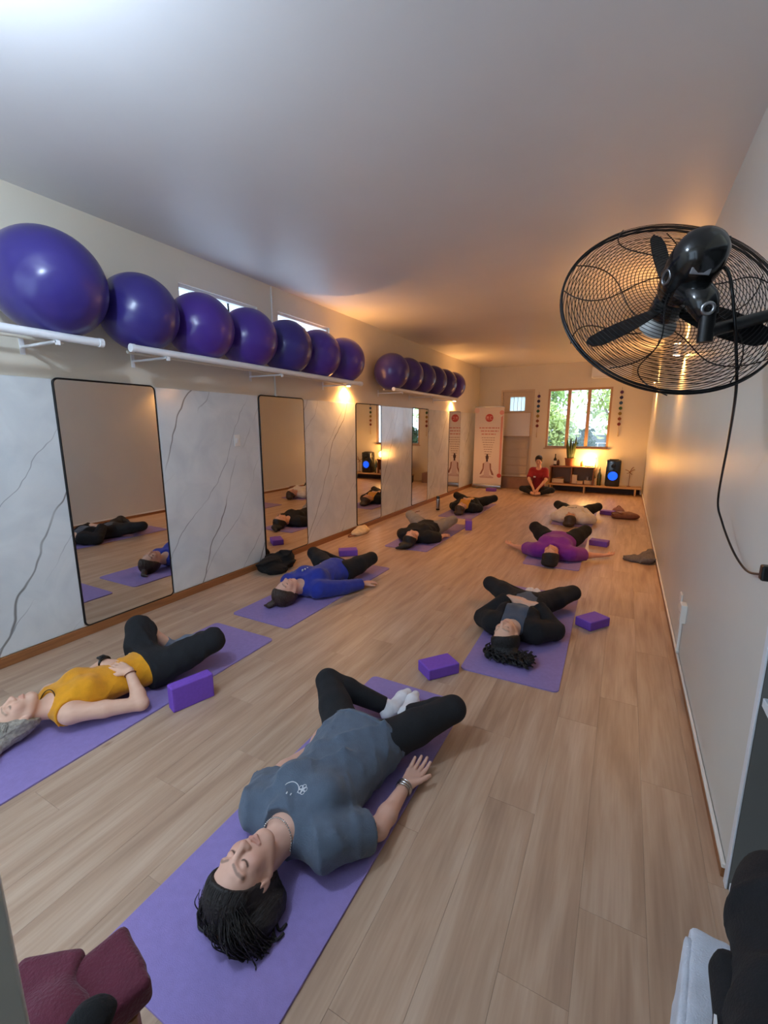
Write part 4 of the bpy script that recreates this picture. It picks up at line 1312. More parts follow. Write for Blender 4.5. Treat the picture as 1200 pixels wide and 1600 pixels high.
for k in range(9):
    v = 0.385 + 0.030 * k; hw = 0.24 - 0.018 * k
    u = 0.50 - hw
    while u < 0.5 + hw - 0.01:
        l = min(random.uniform(0.03, 0.09), 0.5 + hw - u); flat('text_word', [(u, v), (u + l, v), (u + l, v + 0.007), (u, v + 0.007)], M_INK); u += l + 0.016
flat('print_hair', ell(0.48, 0.645, 0.052, 0.034), M_FIGD, t, 0.002)
flat('print_hair', ell(0.48, 0.612, 0.028, 0.014), M_FIGD, t, 0.002)
flat('print_neck', [(0.45, 0.66), (0.51, 0.66), (0.515, 0.715), (0.445, 0.715)], M_FIGD, t, 0.0015)
flat('print_back', [(0.36, 0.72), (0.44, 0.70), (0.52, 0.70), (0.60, 0.72), (0.57, 0.80), (0.58, 0.895), (0.38, 0.895), (0.39, 0.80)], M_FIGW, t, 0.002)
flat('print_arm', [(0.335, 0.725), (0.385, 0.715), (0.375, 0.80), (0.30, 0.862), (0.24, 0.870), (0.24, 0.862), (0.33, 0.79)], M_FIGS, t, 0.0025)
flat('print_arm', [(0.575, 0.715), (0.625, 0.725), (0.635, 0.79), (0.73, 0.862), (0.73, 0.875), (0.66, 0.870), (0.59, 0.80)], M_FIGS, t, 0.0025)
flat('print_legs', [(0.22, 0.90), (0.40, 0.872), (0.56, 0.872), (0.74, 0.90), (0.70, 0.915), (0.26, 0.915)], mk('banner pale trousers', (206, 176, 168), 0.5), t, 0.0015)

# whiteboard on the door side
t = thing('whiteboard', 'plain pale whiteboard hanging across the back door', 'whiteboard', (-2.56, YB - 0.05, 1.35))
MB().rbox((-2.56, YB - 0.028, 1.63), (0.74, 0.016, 0.60), 0.006, 2).build('board_surface', mk('whiteboard enamel', (222, 212, 198), 0.22), t)
mb = MB()
for zz in (1.33, 1.93): mb.box((-2.56, YB - 0.03, zz), (0.76, 0.024, 0.014))
for xx in (-2.935, -2.185): mb.box((xx, YB - 0.03, 1.63), (0.014, 0.024, 0.61))
mb.build('board_frame', M_PALEW, t)

# chakra hangings
cc = [(120, 60, 130), (60, 56, 120), (50, 96, 150), (60, 120, 70), (196, 160, 60), (190, 100, 50), (160, 50, 46)]
for xx, zt, lb in ((-2.02, 2.36, 'string of seven coloured discs hanging left of the garden window'), (-0.17, 2.40, 'string of seven coloured discs hanging right of the garden window')):
    t = thing('disc_hanging', lb, 'wall hanging', (xx, YB, zt - 1.1), 'disc hangings beside the garden window')
    MB().cyl((xx, YB - 0.015, zt + 0.08), (xx, YB - 0.015, zt - 0.92), 0.0025, n=6).build('cord', M_BROWNF, t)
    for k in range(7):
        z = zt - 0.03 - 0.122 * k
        MB().lathe((xx, YB - 0.012, z), [(0.0, 0.0), (0.034, 0.0), (0.038, 0.004), (0.034, 0.008), (0.0, 0.009)], 20, (0, -1, 0)).build('disc', mk('disc colour', tuple(int(v * 0.72) for v in cc[k]), 0.6), t, auto=40)
    MB().cyl((xx, YB - 0.015, zt - 0.92), (xx, YB - 0.015, zt - 1.05), 0.008, 0.014, n=8).build('tassel', M_CREAMF, t)

# bench along the wall
YS0 = 11.62
t = thing('low_bench', 'long low wooden bench along the back wall under the speaker', 'bench', (-0.62, YB - 0.2, 0))
MB().rbox((-0.62, YB - 0.21, 0.175), (2.08, 0.40, 0.035), 0.005, 2).build('bench_top', M_PALEW, t)
for xx in (-1.55, -0.78, 0.30):
    mb = MB().rbox((xx, YB - 0.39, 0.079), (0.035, 0.035, 0.157), 0.004, 2); mb.build('leg', M_PALEW, t)
    MB().rbox((xx, YB - 0.06, 0.079), (0.035, 0.035, 0.157), 0.004, 2).build('leg', M_PALEW, t)
MB().rbox((-0.62, YB - 0.035, 0.08), (2.04, 0.02, 0.155), 0.003, 2).build('rear_strip', mk('dark strip', (66, 48, 38), 0.6), t)  # dark strip closing the gap under the bench top
ZB = 0.1925
# rack on the bench
t = thing('wooden_rack', 'open wooden rack with plants and lamp on top, standing on the bench', 'rack', (-1.08, YB - 0.2, ZB))
MB().rbox((-1.09, YB - 0.21, 0.615), (1.02, 0.34, 0.03), 0.004, 2).build('top_board', M_WOOD, t)
for xx in (-1.575, -1.09, -0.605): MB().rbox((xx, YB - 0.21, (ZB + 0.60) / 2), (0.022, 0.32, 0.60 - ZB), 0.003, 2).build('upright', M_WOOD, t)
MB().rbox((-1.09, YB - 0.045, 0.40), (0.96, 0.012, 0.40), 0.002, 1).build('back_panel', mk('rack back', (150, 120, 96), 0.6), t)
MB().rbox((-1.09, YB - 0.21, ZB + 0.008), (0.95, 0.31, 0.014), 0.002, 1).build('bottom_board', M_WOOD, t)
ZT = 0.63
# salt lamp
t = thing('salt_lamp', 'glowing orange salt lamp on the rack', 'lamp', (-0.72, YB - 0.22, ZT))
MB().lathe((-0.72, YB - 0.22, ZT), [(0.09, 0), (0.095, 0.01), (0.09, 0.025), (0.06, 0.03)], 24).build('lamp_base', M_WOOD, t, auto=40)
bm = bmesh.new(); bmesh.ops.create_icosphere(bm, subdivisions=3, radius=1.0)
random.seed(5)
for v in bm.verts:
    d = v.co.normalized(); r = 1 + 0.13 * math.sin(5 * d.x + 3 * d.y) * math.cos(4 * d.z + 2 * d.x)
    v.co = Vector((d.x * 0.125 * r, d.y * 0.10 * r, d.z * 0.115 * r)) + Vector((-0.72, YB - 0.22, ZT + 0.13)) - Vector((-0.72, YB - 0.22, ZT))
me = bpy.data.meshes.new('salt_rock'); bm.to_mesh(me); bm.free()
link('salt_rock', me, mk('glowing salt crystal', (255, 190, 110), 0.6, emit=(1.0, 0.50, 0.14), estr=P_SALT * 3.4), t)
# plants and pots
M_LEAF = mk('snake plant leaf', (74, 92, 50), 0.45, noise=0.3, nscale=14)
M_LEAF2 = mk('garden leaf', (150, 178, 90), 0.5, noise=0.35, nscale=3)
M_LEAF3 = mk('pale garden leaf', (200, 212, 130), 0.5, noise=0.3, nscale=3)
M_LEAF4 = mk('dark garden leaf', (70, 100, 60), 0.5, noise=0.35, nscale=3)
M_TERRA = mk('terracotta', (168, 102, 72), 0.7, noise=0.08, nscale=12)
def blade_leaf(mb, base, tip, w, bend=(0, 0, 0), n=7):
    base, tip, bend = Vector(base), Vector(tip), Vector(bend)
    ax = (tip - base); sd = ax.cross(Vector((0, 1, 0.2)))
    if sd.length < 1e-4: sd = Vector((1, 0, 0))
    sd.normalize(); nr = ax.cross(sd).normalized()
    o = len(mb.v)
    for i in range(n):
        f = i / (n - 1); ww = w * max(0.06, math.sin(math.pi * (0.18 + 0.80 * f)) )
        c = base + ax * f + bend * f * f
        mb.v += [tuple(c - sd * ww + nr * ww * 0.25), tuple(c - nr * 0.003), tuple(c + sd * ww + nr * ww * 0.25), tuple(c + nr * 0.004)]
    for i in range(n - 1):
        a = o + 4 * i; b = a + 4
        mb.f += [(a, a + 1, b + 1, b), (a + 1, a + 2, b + 2, b + 1), (a + 2, a + 3, b + 3, b + 2), (a + 3, a, b, b + 3)]
    mb.f += [(o, o + 3, o + 2, o + 1), (o + 4 * n - 4, o + 4 * n - 3, o + 4 * n - 2, o + 4 * n - 1)]
px, py = -1.16, YB - 0.20
t = thing('snake_plant', 'upright snake plant in a terracotta pot on the rack', 'potted plant', (px, py, ZT))
MB().lathe((px, py, ZT), [(0.085, 0), (0.10, 0.01), (0.115, 0.16), (0.125, 0.165), (0.125, 0.19), (0.105, 0.19), (0.10, 0.17)], 24).build('pot', M_TERRA, t, auto=40)
random.seed(11)
for k in range(9):
    a = k * 2.4; r = 0.02 + 0.05 * random.random()
    mb = MB(); b0 = (px + r * math.cos(a), py + r * math.sin(a) * 0.8, ZT + 0.16)
    hh = random.uniform(0.34, 0.60)
    blade_leaf(mb, b0, (b0[0] + 0.05 * math.cos(a), b0[1] + 0.03 * math.sin(a), b0[2] + hh), 0.026)
    mb.build('leaf', M_LEAF, t, smooth=True)
t = thing('dark_bottle', 'dark bottle with a white label at the left end of the rack top', 'bottle', (-1.50, YB - 0.22, ZT))
MB().lathe((-1.50, YB - 0.22, ZT), [(0.034, 0), (0.036, 0.006), (0.036, 0.15), (0.014, 0.20), (0.013, 0.26)], 20).build('bottle_body', M_BLKPL, t, auto=40)
MB().lathe((-1.50, YB - 0.22, ZT + 0.26), [(0.015, 0), (0.015, 0.02), (0.012, 0.024)], 16).build('cap', M_BLACK, t, auto=40)
MB().lathe((-1.50, YB - 0.22, ZT + 0.03), [(0.0368, 0), (0.0368, 0.09)], 20).build('paper_label', M_TRIMW, t, auto=40)
for nm, xx, lb, hh, cl in (('incense_jar', -1.43, 'squat brown jar beside the dark bottle', 0.12, (92, 58, 44)), ('candle_glass', -0.885, 'small amber candle glass beside the salt lamp', 0.10, (190, 110, 50))):
    t = thing(nm, lb, 'jar', (xx, YB - 0.18, ZT))
    mm = mk(nm + ' glaze', cl, 0.3)
    MB().lathe((xx, YB - 0.18, ZT), [(0.026, 0), (0.034, 0.01), (0.036, hh * 0.6), (0.028, hh), (0.024, hh), (0.03, hh * 0.6)], 20).build('jar_body', mm, t, auto=50)
    MB().lathe((xx, YB - 0.18, ZT + hh * 0.98), [(0.022, 0), (0.022, 0.015), (0.008, 0.03)], 16).build('stopper', M_WOOD, t, auto=40)
t = thing('upright_card', 'small dark card propped at the right end of the rack top', 'card', (-0.62, YB - 0.2, ZT))
MB().rbox((-0.586, YB - 0.10, ZT + 0.11), (0.012, 0.09, 0.22), 0.003, 2).build('card_front', M_WOOD, t)
MB().rbox((-0.590, YB - 0.07, ZT + 0.02), (0.03, 0.03, 0.04), 0.004, 2).build('card_foot', M_WOOD, t)
# things in the rack
def cardboard(name, lb, c, s, col, rim):
    t = thing(name, lb, 'box', (c[0], c[1], c[2] - s[2] / 2), 'boxes inside the rack')
    MB().rbox(c, s, 0.004, 2).build('box_body', mk(name + ' paint', col, 0.6), t)
    MB().rbox((c[0], c[1], c[2] + s[2] / 2 + 0.004), (s[0] + 0.006, s[1] + 0.006, 0.012), 0.002, 1).build('box_lid', mk(name + ' lid', rim, 0.6), t)
zr = ZB + 0.015
cardboard('storage_box', 'long white storage box at the left inside the rack', (-1.40, YB - 0.22, zr + 0.045), (0.27, 0.16, 0.09), (216, 196, 170), (206, 186, 160))
cardboard('upright_box', 'upright white box in the middle of the rack', (-1.02, YB - 0.22, zr + 0.10), (0.11, 0.10, 0.20), (226, 210, 190), (220, 204, 184))
cardboard('flat_box', 'flat cream box lying beside the upright box', (-0.89, YB - 0.24, zr + 0.03), (0.13, 0.14, 0.06), (210, 182, 150), (200, 170, 138))
cardboard('low_box', 'low white box at the right inside the rack', (-0.71, YB - 0.22, zr + 0.04), (0.17, 0.15, 0.08), (214, 190, 160), (204, 180, 150))
t = thing('wood_sticks', 'bundle of short sticks lying on the storage box', 'sticks', (-1.40, YB - 0.22, zr + 0.10))
for k in range(4):
    MB().cyl((-1.50 + 0.02 * k, YB - 0.25 + 0.015 * k, zr + 0.106 + 0.008 * (k % 2)), (-1.30 + 0.02 * k, YB - 0.21 + 0.01 * k, zr + 0.12 + 0.02 * (k % 3)), 0.007, n=7).build('stick', M_WOOD, t)
t = thing('metal_cup', 'dark metal cup on the low box inside the rack', 'cup', (-0.73, YB - 0.22, zr + 0.09))
MB().lathe((-0.73, YB - 0.22, zr + 0.091), [(0.028, 0), (0.036, 0.006), (0.040, 0.085), (0.036, 0.085), (0.03, 0.01)], 20).build('cup_body', M_STEEL, t, auto=40)
MB().tube(circ((-0.685, YB - 0.22, zr + 0.135), 0.022, (0, 1, 0), 16), 0.004, 6, closed=True).build('cup_handle', M_STEEL, t, smooth=True)
# tall bottle, roll, right of the rack
t = thing('green_bottle', 'tall green glass bottle between rack and speaker', 'bottle', (-0.475, YB - 0.22, ZB))
MB().lathe((-0.475, YB - 0.22, ZB), [(0.04, 0), (0.045, 0.01), (0.045, 0.24), (0.018, 0.32), (0.016, 0.40)], 24).build('bottle_body', mk('green bottle glass', (66, 74, 46), 0.12, spec=0.6), t, auto=40)
MB().lathe((-0.475, YB - 0.22, ZB + 0.40), [(0.018, 0), (0.018, 0.03), (0.014, 0.035)], 16).build('cork', M_PALEW, t, auto=40)
t = thing('paper_roll', 'short cream cylinder tin right of the rack', 'tin', (-0.555, YB - 0.27, ZB))
MB().lathe((-0.555, YB - 0.29, ZB), [(0.032, 0), (0.034, 0.004), (0.034, 0.14), (0.032, 0.144)], 20).build('tin_body', M_CREAMF, t, auto=40)
MB().lathe((-0.555, YB - 0.29, ZB + 0.144), [(0.0345, 0), (0.0345, 0.02), (0.03, 0.024)], 20).build('tin_lid', M_PALEW, t, auto=40)
# speaker with blue light
sx, sy = -0.19, YB - 0.20
t = thing('party_speaker', 'tall black loudspeaker with a round glowing blue cone', 'speaker', (sx, sy, ZB))
MB().rbox((sx, sy, ZB + 0.31), (0.31, 0.28, 0.62), 0.03, 3).build('cabinet', M_BLKPL, t, auto=40)
yf = sy - 0.14
MB().tube(circ((sx, yf - 0.004, ZB + 0.25), 0.115, (0, 1, 0), 40), 0.012, 8, closed=True).build('woofer_ring', M_BLACK, t, smooth=True)
w = MB().lathe((sx, yf - 0.002, ZB + 0.25), [(0.105, 0.0), (0.10, 0.006), (0.06, 0.003), (0.035, 0.012), (0.0, 0.016)], 36, (0, -1, 0)).build('woofer_light', mk('blue lit cone', (10, 40, 200), 0.4, emit=(0.005, 0.10, 1.0), estr=0.9), t, smooth=True)
MB().lathe((sx, yf - 0.002, ZB + 0.48), [(0.05, 0), (0.048, 0.008), (0.02, 0.004), (0.0, 0.010)], 24, (0, -1, 0)).build('tweeter', M_BLACK, t, smooth=True)
MB().rbox((sx, sy, ZB + 0.625), (0.20, 0.16, 0.02), 0.006, 2).build('carry_handle', M_BLACK, t)
# branch stand at the right
t = thing('branch_stand', 'small dark twig ornament on the wall right of the speaker', 'ornament', (0.16, YB - 0.12, ZB))
MB().cyl((0.16, YB - 0.15, ZB), (0.16, YB - 0.15, ZB + 0.34), 0.006, n=8).build('stem', M_WOOD, t)
MB().lathe((0.16, YB - 0.15, ZB), [(0.04, 0), (0.042, 0.008), (0.03, 0.014), (0.0, 0.016)], 20).build('foot', M_WOOD, t, auto=40)
for k, (dx, dz) in enumerate(((0.10, 0.06), (-0.10, 0.05), (0.07, 0.12), (-0.06, -0.03), (0.05, -0.05))):
    MB().tube(spline([(0.16, YB - 0.15, ZB + 0.34), (0.16 + dx * 0.5, YB - 0.16, ZB + 0.34 + dz * 0.7), (0.16 + dx, YB - 0.15, ZB + 0.34 + dz)], 5), [0.008] * 11, 6).build('twig', M_WOOD, t, smooth=True)

# ================================================================ garden beyond the back window
M_SOIL = mk('garden soil', (110, 104, 92), 0.9, noise=0.2, nscale=4)
struct(MB().b2((-9, YB + 0.15, -0.3), (7, 26, 0.0)).build('garden_ground', M_SOIL))
def shrub(name, lb, cx, cy, z0, rx, rz, n, m, seed, sz=0.10, trunk=True, cat='shrub'):
    rs = np.random.RandomState(seed)
    t = thing(name, lb, cat, (cx, cy, 0), 'plants outside the garden window')
    mb = MB()
    cl = rs.normal(size=(14, 3)); cl /= np.linalg.norm(cl, axis=1)[:, None]; cl *= rs.uniform(0.3, 0.85, (14, 1))
    for k in range(n):
        c = cl[rs.randint(14)] + rs.normal(size=3) * 0.22
        p = Vector((cx + c[0] * rx, cy + c[1] * rx * 0.6, z0 + c[2] * rz))
        if p.z < 0.05: continue
        d = Vector(rs.normal(size=3)).normalized(); e = d.orthogonal().normalized(); f = d.cross(e)
        L_ = sz * rs.uniform(0.6, 1.4)
        o = len(mb.v)
        mb.v += [tuple(p - d * L_), tuple(p + e * L_ * 0.38 + f * 0.01), tuple(p + d * L_), tuple(p - e * L_ * 0.38 + f * 0.01)]
        mb.f.append((o, o + 1, o + 2, o + 3))
    fo = mb.build('foliage', m, t); fo['kind'] = 'stuff'
    if trunk:
        mb = MB()
        for k in range(4):
            a = rs.uniform(0, 6.28)
            mb.tube(spline([(cx + 0.06 * math.cos(a), cy + 0.06 * math.sin(a), 0), (cx + 0.15 * rx * math.cos(a), cy, z0 * 0.6), (cx + 0.55 * rx * math.cos(a), cy + 0.2 * rx * math.sin(a), z0 + 0.3 * rz)], 5), [0.04 * (1 - i / 12) + 0.006 for i in range(11)], 7)
        mb.build('stems', M_WOOD, t, smooth=True)
shrub('garden_tree', 'leafy green tree filling the left pane of the window', -3.4, 17.4, 2.8, 1.45, 1.25, 1700, M_LEAF2, 1, 0.13, cat='tree')
shrub('garden_tree', 'yellow green bush in the middle pane of the window', -1.95, 15.2, 1.5, 0.85, 0.7, 1300, M_LEAF3, 2, 0.10, cat='tree')
shrub('garden_tree', 'loose pale tree behind the right pane of the window', -0.2, 17.6, 2.4, 1.5, 1.2, 800, M_LEAF3, 3, 0.12, cat='tree')
shrub('garden_shrub', 'dark shrub at the bottom of the left pane', -2.35, 13.6, 1.05, 0.42, 0.5, 900, M_LEAF4, 4, 0.08)
shrub('garden_shrub', 'spiky dark shrub at the bottom of the right pane', -0.95, 13.5, 1.05, 0.22, 0.45, 420, M_LEAF4, 5, 0.09)
t = thing('garden_wall', 'low grey block wall outside the window', 'wall', (-1.0, 18.8, 0), None)
for r_ in range(4):
    for k in range(8):
        MB().rbox((-4.6 + 0.82 * k + (0.4 if r_ % 2 else 0), 18.8, 0.16 + 0.32 * r_), (0.80, 0.2, 0.30), 0.01, 1).build('block', mk('grey block', (150, 152, 156), 0.9) if (r_ == 0 and k == 0) else bpy.data.materials['grey block'], t)
# ================================================================ the class
def fab(name, col, bump=0.25, bs=180, noise=0.08, sheen=0.15):
    return mk(name, col, 0.9, noise=noise, nscale=25, bump=bump, bscale=bs, sheen=sheen)
F_SLATE = fab('slate grey cotton', (84, 96, 112))
F_BLACK = fab('black jersey', (19, 20, 24), noise=0.12, sheen=0.0)
F_WHITE = fab('white cotton', (226, 226, 230))
F_MUST = fab('mustard ribbed cotton', (226, 152, 14))
F_BLUE = fab('royal blue knit', (34, 50, 150))
F_GREYP = fab('grey jersey', (132, 126, 122))
F_OCHRE = fab('ochre cotton', (206, 146, 50))
F_PURP = fab('purple cotton', (120, 38, 148))
F_CREAM = fab('off white fleece', (230, 220, 206), bump=0.5, bs=90)
F_RED = fab('dark red cotton', (150, 30, 40))
F_DARKG = fab('dark blue grey cotton', (70, 80, 96))
F_SOCKG = fab('grey blue sock wool', (110, 122, 140))
H_DARK = mk('dark brown hair', (28, 21, 19), 0.6, noise=0.35, nscale=90, bump=0.5, bscale=120, stretch=(1, 0.25, 1))
H_BLACK = mk('black hair', (18, 16, 17), 0.6, noise=0.3, nscale=90, bump=0.5, bscale=120)
H_BROWN = mk('brown hair', (62, 44, 34), 0.45, noise=0.3, nscale=90, bump=0.5, bscale=120)
H_GREY = mk('grey blond hair', (160, 152, 138), 0.5, noise=0.3, nscale=60, bump=0.5, bscale=120)
M_SILV = mk('silver jewellery', (214, 210, 204), 0.2, metal=1.0)
S1 = skin_material('skin a', (222, 178, 156), (186, 110, 100), (60, 44, 38))
S2 = skin_material('skin b', (228, 186, 160), (196, 120, 106), (150, 126, 108))
S3 = skin_material('skin c', (214, 166, 142), (180, 104, 94), (50, 38, 34))
UP = (0, 0, 1)

def lying(label, head, pel, kL, kR, feet, arms, s=1.0, fy=0.20, fsep=0.045, **kw):
    """head toward -Y, feet away; soles together at feet (x, y)"""
    U = A((head[0] - pel[0], head[1] - pel[1], 0.0))
    fx, fy0 = feet
    an = [(fx - fsep, fy0, 0.065), (fx + fsep, fy0, 0.065)]
    to = [(fx - fsep * 0.55, fy0 + 0.175 * s, 0.07), (fx + fsep * 0.55, fy0 + 0.175 * s, 0.07)]
    return make_person(label, (pel[0], pel[1], pel[2] if len(pel) > 2 else 0.118 * s), U, UP, s, head, (kL, kR), an, to, arms, **kw)

# ---- 1: woman in the grey T-shirt, nearest
p = lying('woman in grey T-shirt, black leggings and white socks lying nearest the camera', (-0.985, 0.855, 0.128), (-0.995, 1.60), (-1.345, 1.845, 0.20), (-0.645, 1.935, 0.20), (-0.965, 1.965),
          [dict(elbow=(-0.715, 1.285, 0.055), wrist=(-0.715, 1.535, 0.048), dir=(0.05, 1, -0.02), palm=(0.25, 0, 1), thumb=1, curl=0.28),
           dict(elbow=(-1.245, 1.28, 0.060), wrist=(-1.215, 1.51, 0.05), dir=(0.25, 1, 0), palm=(-0.2, 0, 1), thumb=-1)],
          s=1.0, hs=1.08, skin=S1, hair=None, brow=None, turn=0.10, nod=-0.12, lean=-0.15, h=0.008, hd=0.0028, bust=1.15)
shirt(p, F_SLATE, 'upper', 0.78, infl=0.016, hem=-0.045, wr=(0.026, 24, 12), r0=0.062, r1=0.060, neck=0.076, h=0.007, name='t_shirt', neck_f=0.05, extra=[el(p.T(0, 0.11, -0.012), A((0.172, 0.24, 0.098)), np.stack([p.X, p.U, p.F]), 0.05), el(p.T(0, 0.34, -0.02), A((0.165, 0.2, 0.09)), np.stack([p.X, p.U, p.F]), 0.05), el(p.T(0, -0.03, -0.010), A((0.192, 0.15, 0.110)), np.stack([p.X, p.U, p.F]), 0.05)])
Rt_ = np.stack([p.X, p.U, p.F])
garment(p, 'hem_band', F_SLATE, pick(p, ('torso', 'hip')) + [el(p.T(0, 0.11, -0.012), A((0.172, 0.24, 0.098)), Rt_, 0.05), el(p.T(0, -0.03, -0.010), A((0.192, 0.15, 0.110)), Rt_, 0.05)], 0.021, 0.006, (0.026, 24, 12), [(p.T(0, -0.045, 0), -p.U), (p.T(0, -0.022, 0), p.U)])
trousers(p, F_BLACK, 0.90, 0.008, 0.05, (0.004, 28, 5), h=0.008)
sock_pair(p, F_WHITE, 0.20, 0.005)
K = p.hk
ex = []
rs = random.Random(4)
hx, hy = -0.985, 0.75
ex += [el((hx + 0.03, 0.815, 0.055), (0.10, 0.075, 0.05), k=0.04), el((hx + 0.085, 0.86, 0.045), (0.055, 0.08, 0.045), k=0.04), el((hx + 0.045, 0.775, 0.022), (0.095, 0.045, 0.022), k=0.03)]
hr = hair_cap(p, H_DARK, 0.0035, 0.007, (0.070, 0.062), ex, wr=(0.006, 75, 9))
hairline(p, H_DARK, hr, 420, 0.0021, 0.010, seed=2)
cv = []
for i in range(320):
    f = rs.random(); a = math.pi * (1.02 + 0.96 * f)
    st = Vector(p.Hh(-0.074 * math.cos(a), 0.06 + 0.05 * rs.random(), 0.035 - 0.09 * rs.random()))
    e = Vector((hx + 0.045 + 0.10 * math.cos(a) + rs.uniform(-0.015, 0.015), 0.795 - 0.05 * abs(math.sin(a)) + rs.uniform(-0.025, 0.025), 0.0135 + 0.02 * rs.random()))
    m_ = (st + e) / 2 + Vector((0.02 * math.cos(a), -0.03 * abs(math.sin(a)) - 0.01, 0.012))
    cv.append(([st, m_, e, e + Vector((rs.uniform(-0.02, 0.02), rs.uniform(-0.01, 0.02), 0.0))], rs.uniform(0.0013, 0.0028)))
# loose locks curling on the mat
for q in range(4):
    z_ = 0.0035 * q
    cv.append(([(-1.055, 0.835, 0.10), (-1.085 - z_, 0.80, 0.05), (-1.095 - z_, 0.765, 0.02), (-1.070 - z_, 0.735 + z_, 0.016), (-1.035, 0.735 + z_, 0.016)], 0.006))
    cv.append(([(-0.985 + z_, 0.775, 0.04), (-0.985 + 2 * z_, 0.74, 0.018), (-0.945, 0.722 + z_, 0.016), (-0.905 - z_, 0.742, 0.016), (-0.895, 0.775, 0.02)], 0.004))
for dx_, dy_ in ((0, 0), (0.015, 0.02), (-0.03, -0.03), (0.005, 0.045)):
    cv.append(([(-0.885 + dx_, 0.84 + dy_, 0.04), (-0.855 + dx_, 0.81 + dy_, 0.02), (-0.838 + dx_, 0.805 + dy_, 0.015), (-0.832 + dx_, 0.83 + dy_, 0.015)], 0.005))
strands('hair_strands', H_DARK, hr, cv)
# jewellery
bv = BVHTree.FromObject(p.body, bpy.context.evaluated_depsgraph_get())
w0 = Vector((-0.715, 1.505, 0.05))
br = MB()
for k, r in ((0, 0.0035), (0.012, 0.0045), (0.026, 0.003)):
    br.tube(circ(w0 + Vector((0, k, 0)), 0.0325, (0.1 * (k - 0.012) * 40, 1, 0.05), 28), r, 6, closed=True)
br.build('bracelets', M_SILV, p.root, smooth=True)
nk = Vector(p.T(0, 0.585, 0.005))
nm = MB()
for k in range(30):
    a = math.pi * (-0.05 + 1.1 * k / 29)
    c = nk + Vector((0.066 * math.cos(a), 0.025 * math.sin(a), 0.066 * math.sin(a)))
    nm.lathe(c - Vector((0, 0, 0.0025)), [(0.0, 0), (0.0030, 0.001), (0.0034, 0.003), (0.0025, 0.0055), (0, 0.006)], 6)
nm.build('necklace', M_SILV, p.root, smooth=True)
# printed line drawing on the chest: a face arc, two eyes and a little flower
sh_o = [o for o in p.root.children if o.name.startswith('t_shirt')][0]
bpy.context.view_layer.update()
me_ = sh_o.data
bvs = BVHTree.FromPolygons([v.co + sh_o.location + p.root.location for v in me_.vertices], [tuple(q.vertices) for q in me_.polygons])
def drop(x, y):
    r = bvs.ray_cast(Vector((x, y, 1.0)), Vector((0, 0, -1)))
    return Vector((x, y, (r[0].z if r[0] else 0.22) + 0.0012))
pc = Vector((-1.015, 1.135))
e1 = Vector((0.96, 0.28)); e2 = Vector((-0.28, 0.96))
def pp(a, b): q = pc + e1 * a + e2 * b; return drop(q.x, q.y)
pm = MB()
pm.tube([pp(0.030 * math.cos(a), 0.026 * math.sin(a)) for a in [math.radians(-160 + 10 * k - 180 * 0) * -1 for k in range(19)]], 0.0016, 5)
for q in (-0.008, 0.008):
    pm.tube([pp(q, -0.016), pp(q - 0.001, -0.024)], 0.0028, 6)
for k in range(5):
    a = k * 2 * math.pi / 5
    cx_, cy_ = 0.046 + 0.010 * math.cos(a), 0.004 + 0.010 * math.sin(a)
    pm.tube([pp(cx_ + 0.008 * math.cos(b), cy_ + 0.008 * math.sin(b)) for b in [2 * math.pi * j / 12 for j in range(12)]], 0.0013, 5, closed=True)
pm.build('shirt_print', F_WHITE, sh_o, smooth=True)

# ---- 2: woman in the mustard tank top, left
p = lying('woman in mustard tank top and loose black trousers lying at the left', (-2.635, 0.905, 0.128), (-2.535, 1.565), (-2.79, 1.685, 0.265), (-2.275, 1.855, 0.215), (-2.66, 1.86),
          [dict(elbow=(-2.275, 1.345, 0.060), wrist=(-2.425, 1.385, 0.195), dir=(-1, -0.05, 0.12), palm=(0.1, 0.1, -1), thumb=1, curl=0.22),
           dict(elbow=(-2.80, 1.30, 0.065), wrist=(-2.685, 1.385, 0.185), dir=(1, 0.06, 0.12), palm=(0, 0, -1), thumb=-1, curl=0.22)],
          s=0.95, hs=1.05, skin=S2, hair=None, brow=None, turn=0.10, nod=-0.25, lean=0.0, h=0.009, hd=0.004)
arms_sub = []
for (sh, e, w, i) in p.arms:
    arms_sub.append(el(sh + unit(sh - p.T(0, 0.495, 0)) * 0.045, A((0.085, 0.10, 0.2)) * p.s, np.stack([p.X, p.U, p.F])))
shirt(p, F_MUST, 'tank', 0, infl=0.010, hem=-0.055, wr=(0.010, 24, 8), neck=0.105, h=0.008, name='tank_top', neck_f=0.075, subs=arms_sub)
trousers(p, F_BLACK, 0.9, 0.022, 0.05, (0.016, 20, 6), name='trousers', h=0.009, fracs=[0.22, 0.75])
sock_pair(p, F_SOCKG, 0.22, 0.008)
ex = [el((-2.64, 0.80, 0.06), (0.09, 0.08, 0.055), k=0.04), el((-2.61, 0.74, 0.035), (0.09, 0.06, 0.035), k=0.04)]
hr = hair_cap(p, H_GREY, 0.005, 0.009, (0.072, 0.055), ex, wr=(0.012, 55, 4))
hairline(p, H_GREY, hr, 160, 0.0032, 0.011, (0.072, 0.055), seed=3)
cv = []
for i in range(60):
    a = math.pi * (1.0 + rs.random())
    st = Vector(p.Hh(0.07 * math.cos(a), 0.07 + 0.04 * rs.random(), 0.03 - 0.09 * rs.random()))
    e = Vector((-2.62 + 0.11 * math.cos(a), 0.77 + 0.08 * math.sin(a) + rs.uniform(-0.02, 0.02), 0.018))
    cv.append(([st, (st + e) / 2 + Vector((rs.uniform(-0.02, 0.02), -0.02, 0.02)), e, e + Vector((rs.uniform(-0.03, 0.03), rs.uniform(-0.03, 0.01), 0))], rs.uniform(0.004, 0.008)))
strands('hair_strands', H_GREY, hr, cv)
wc = Vector((-2.672, 1.386, 0.187))
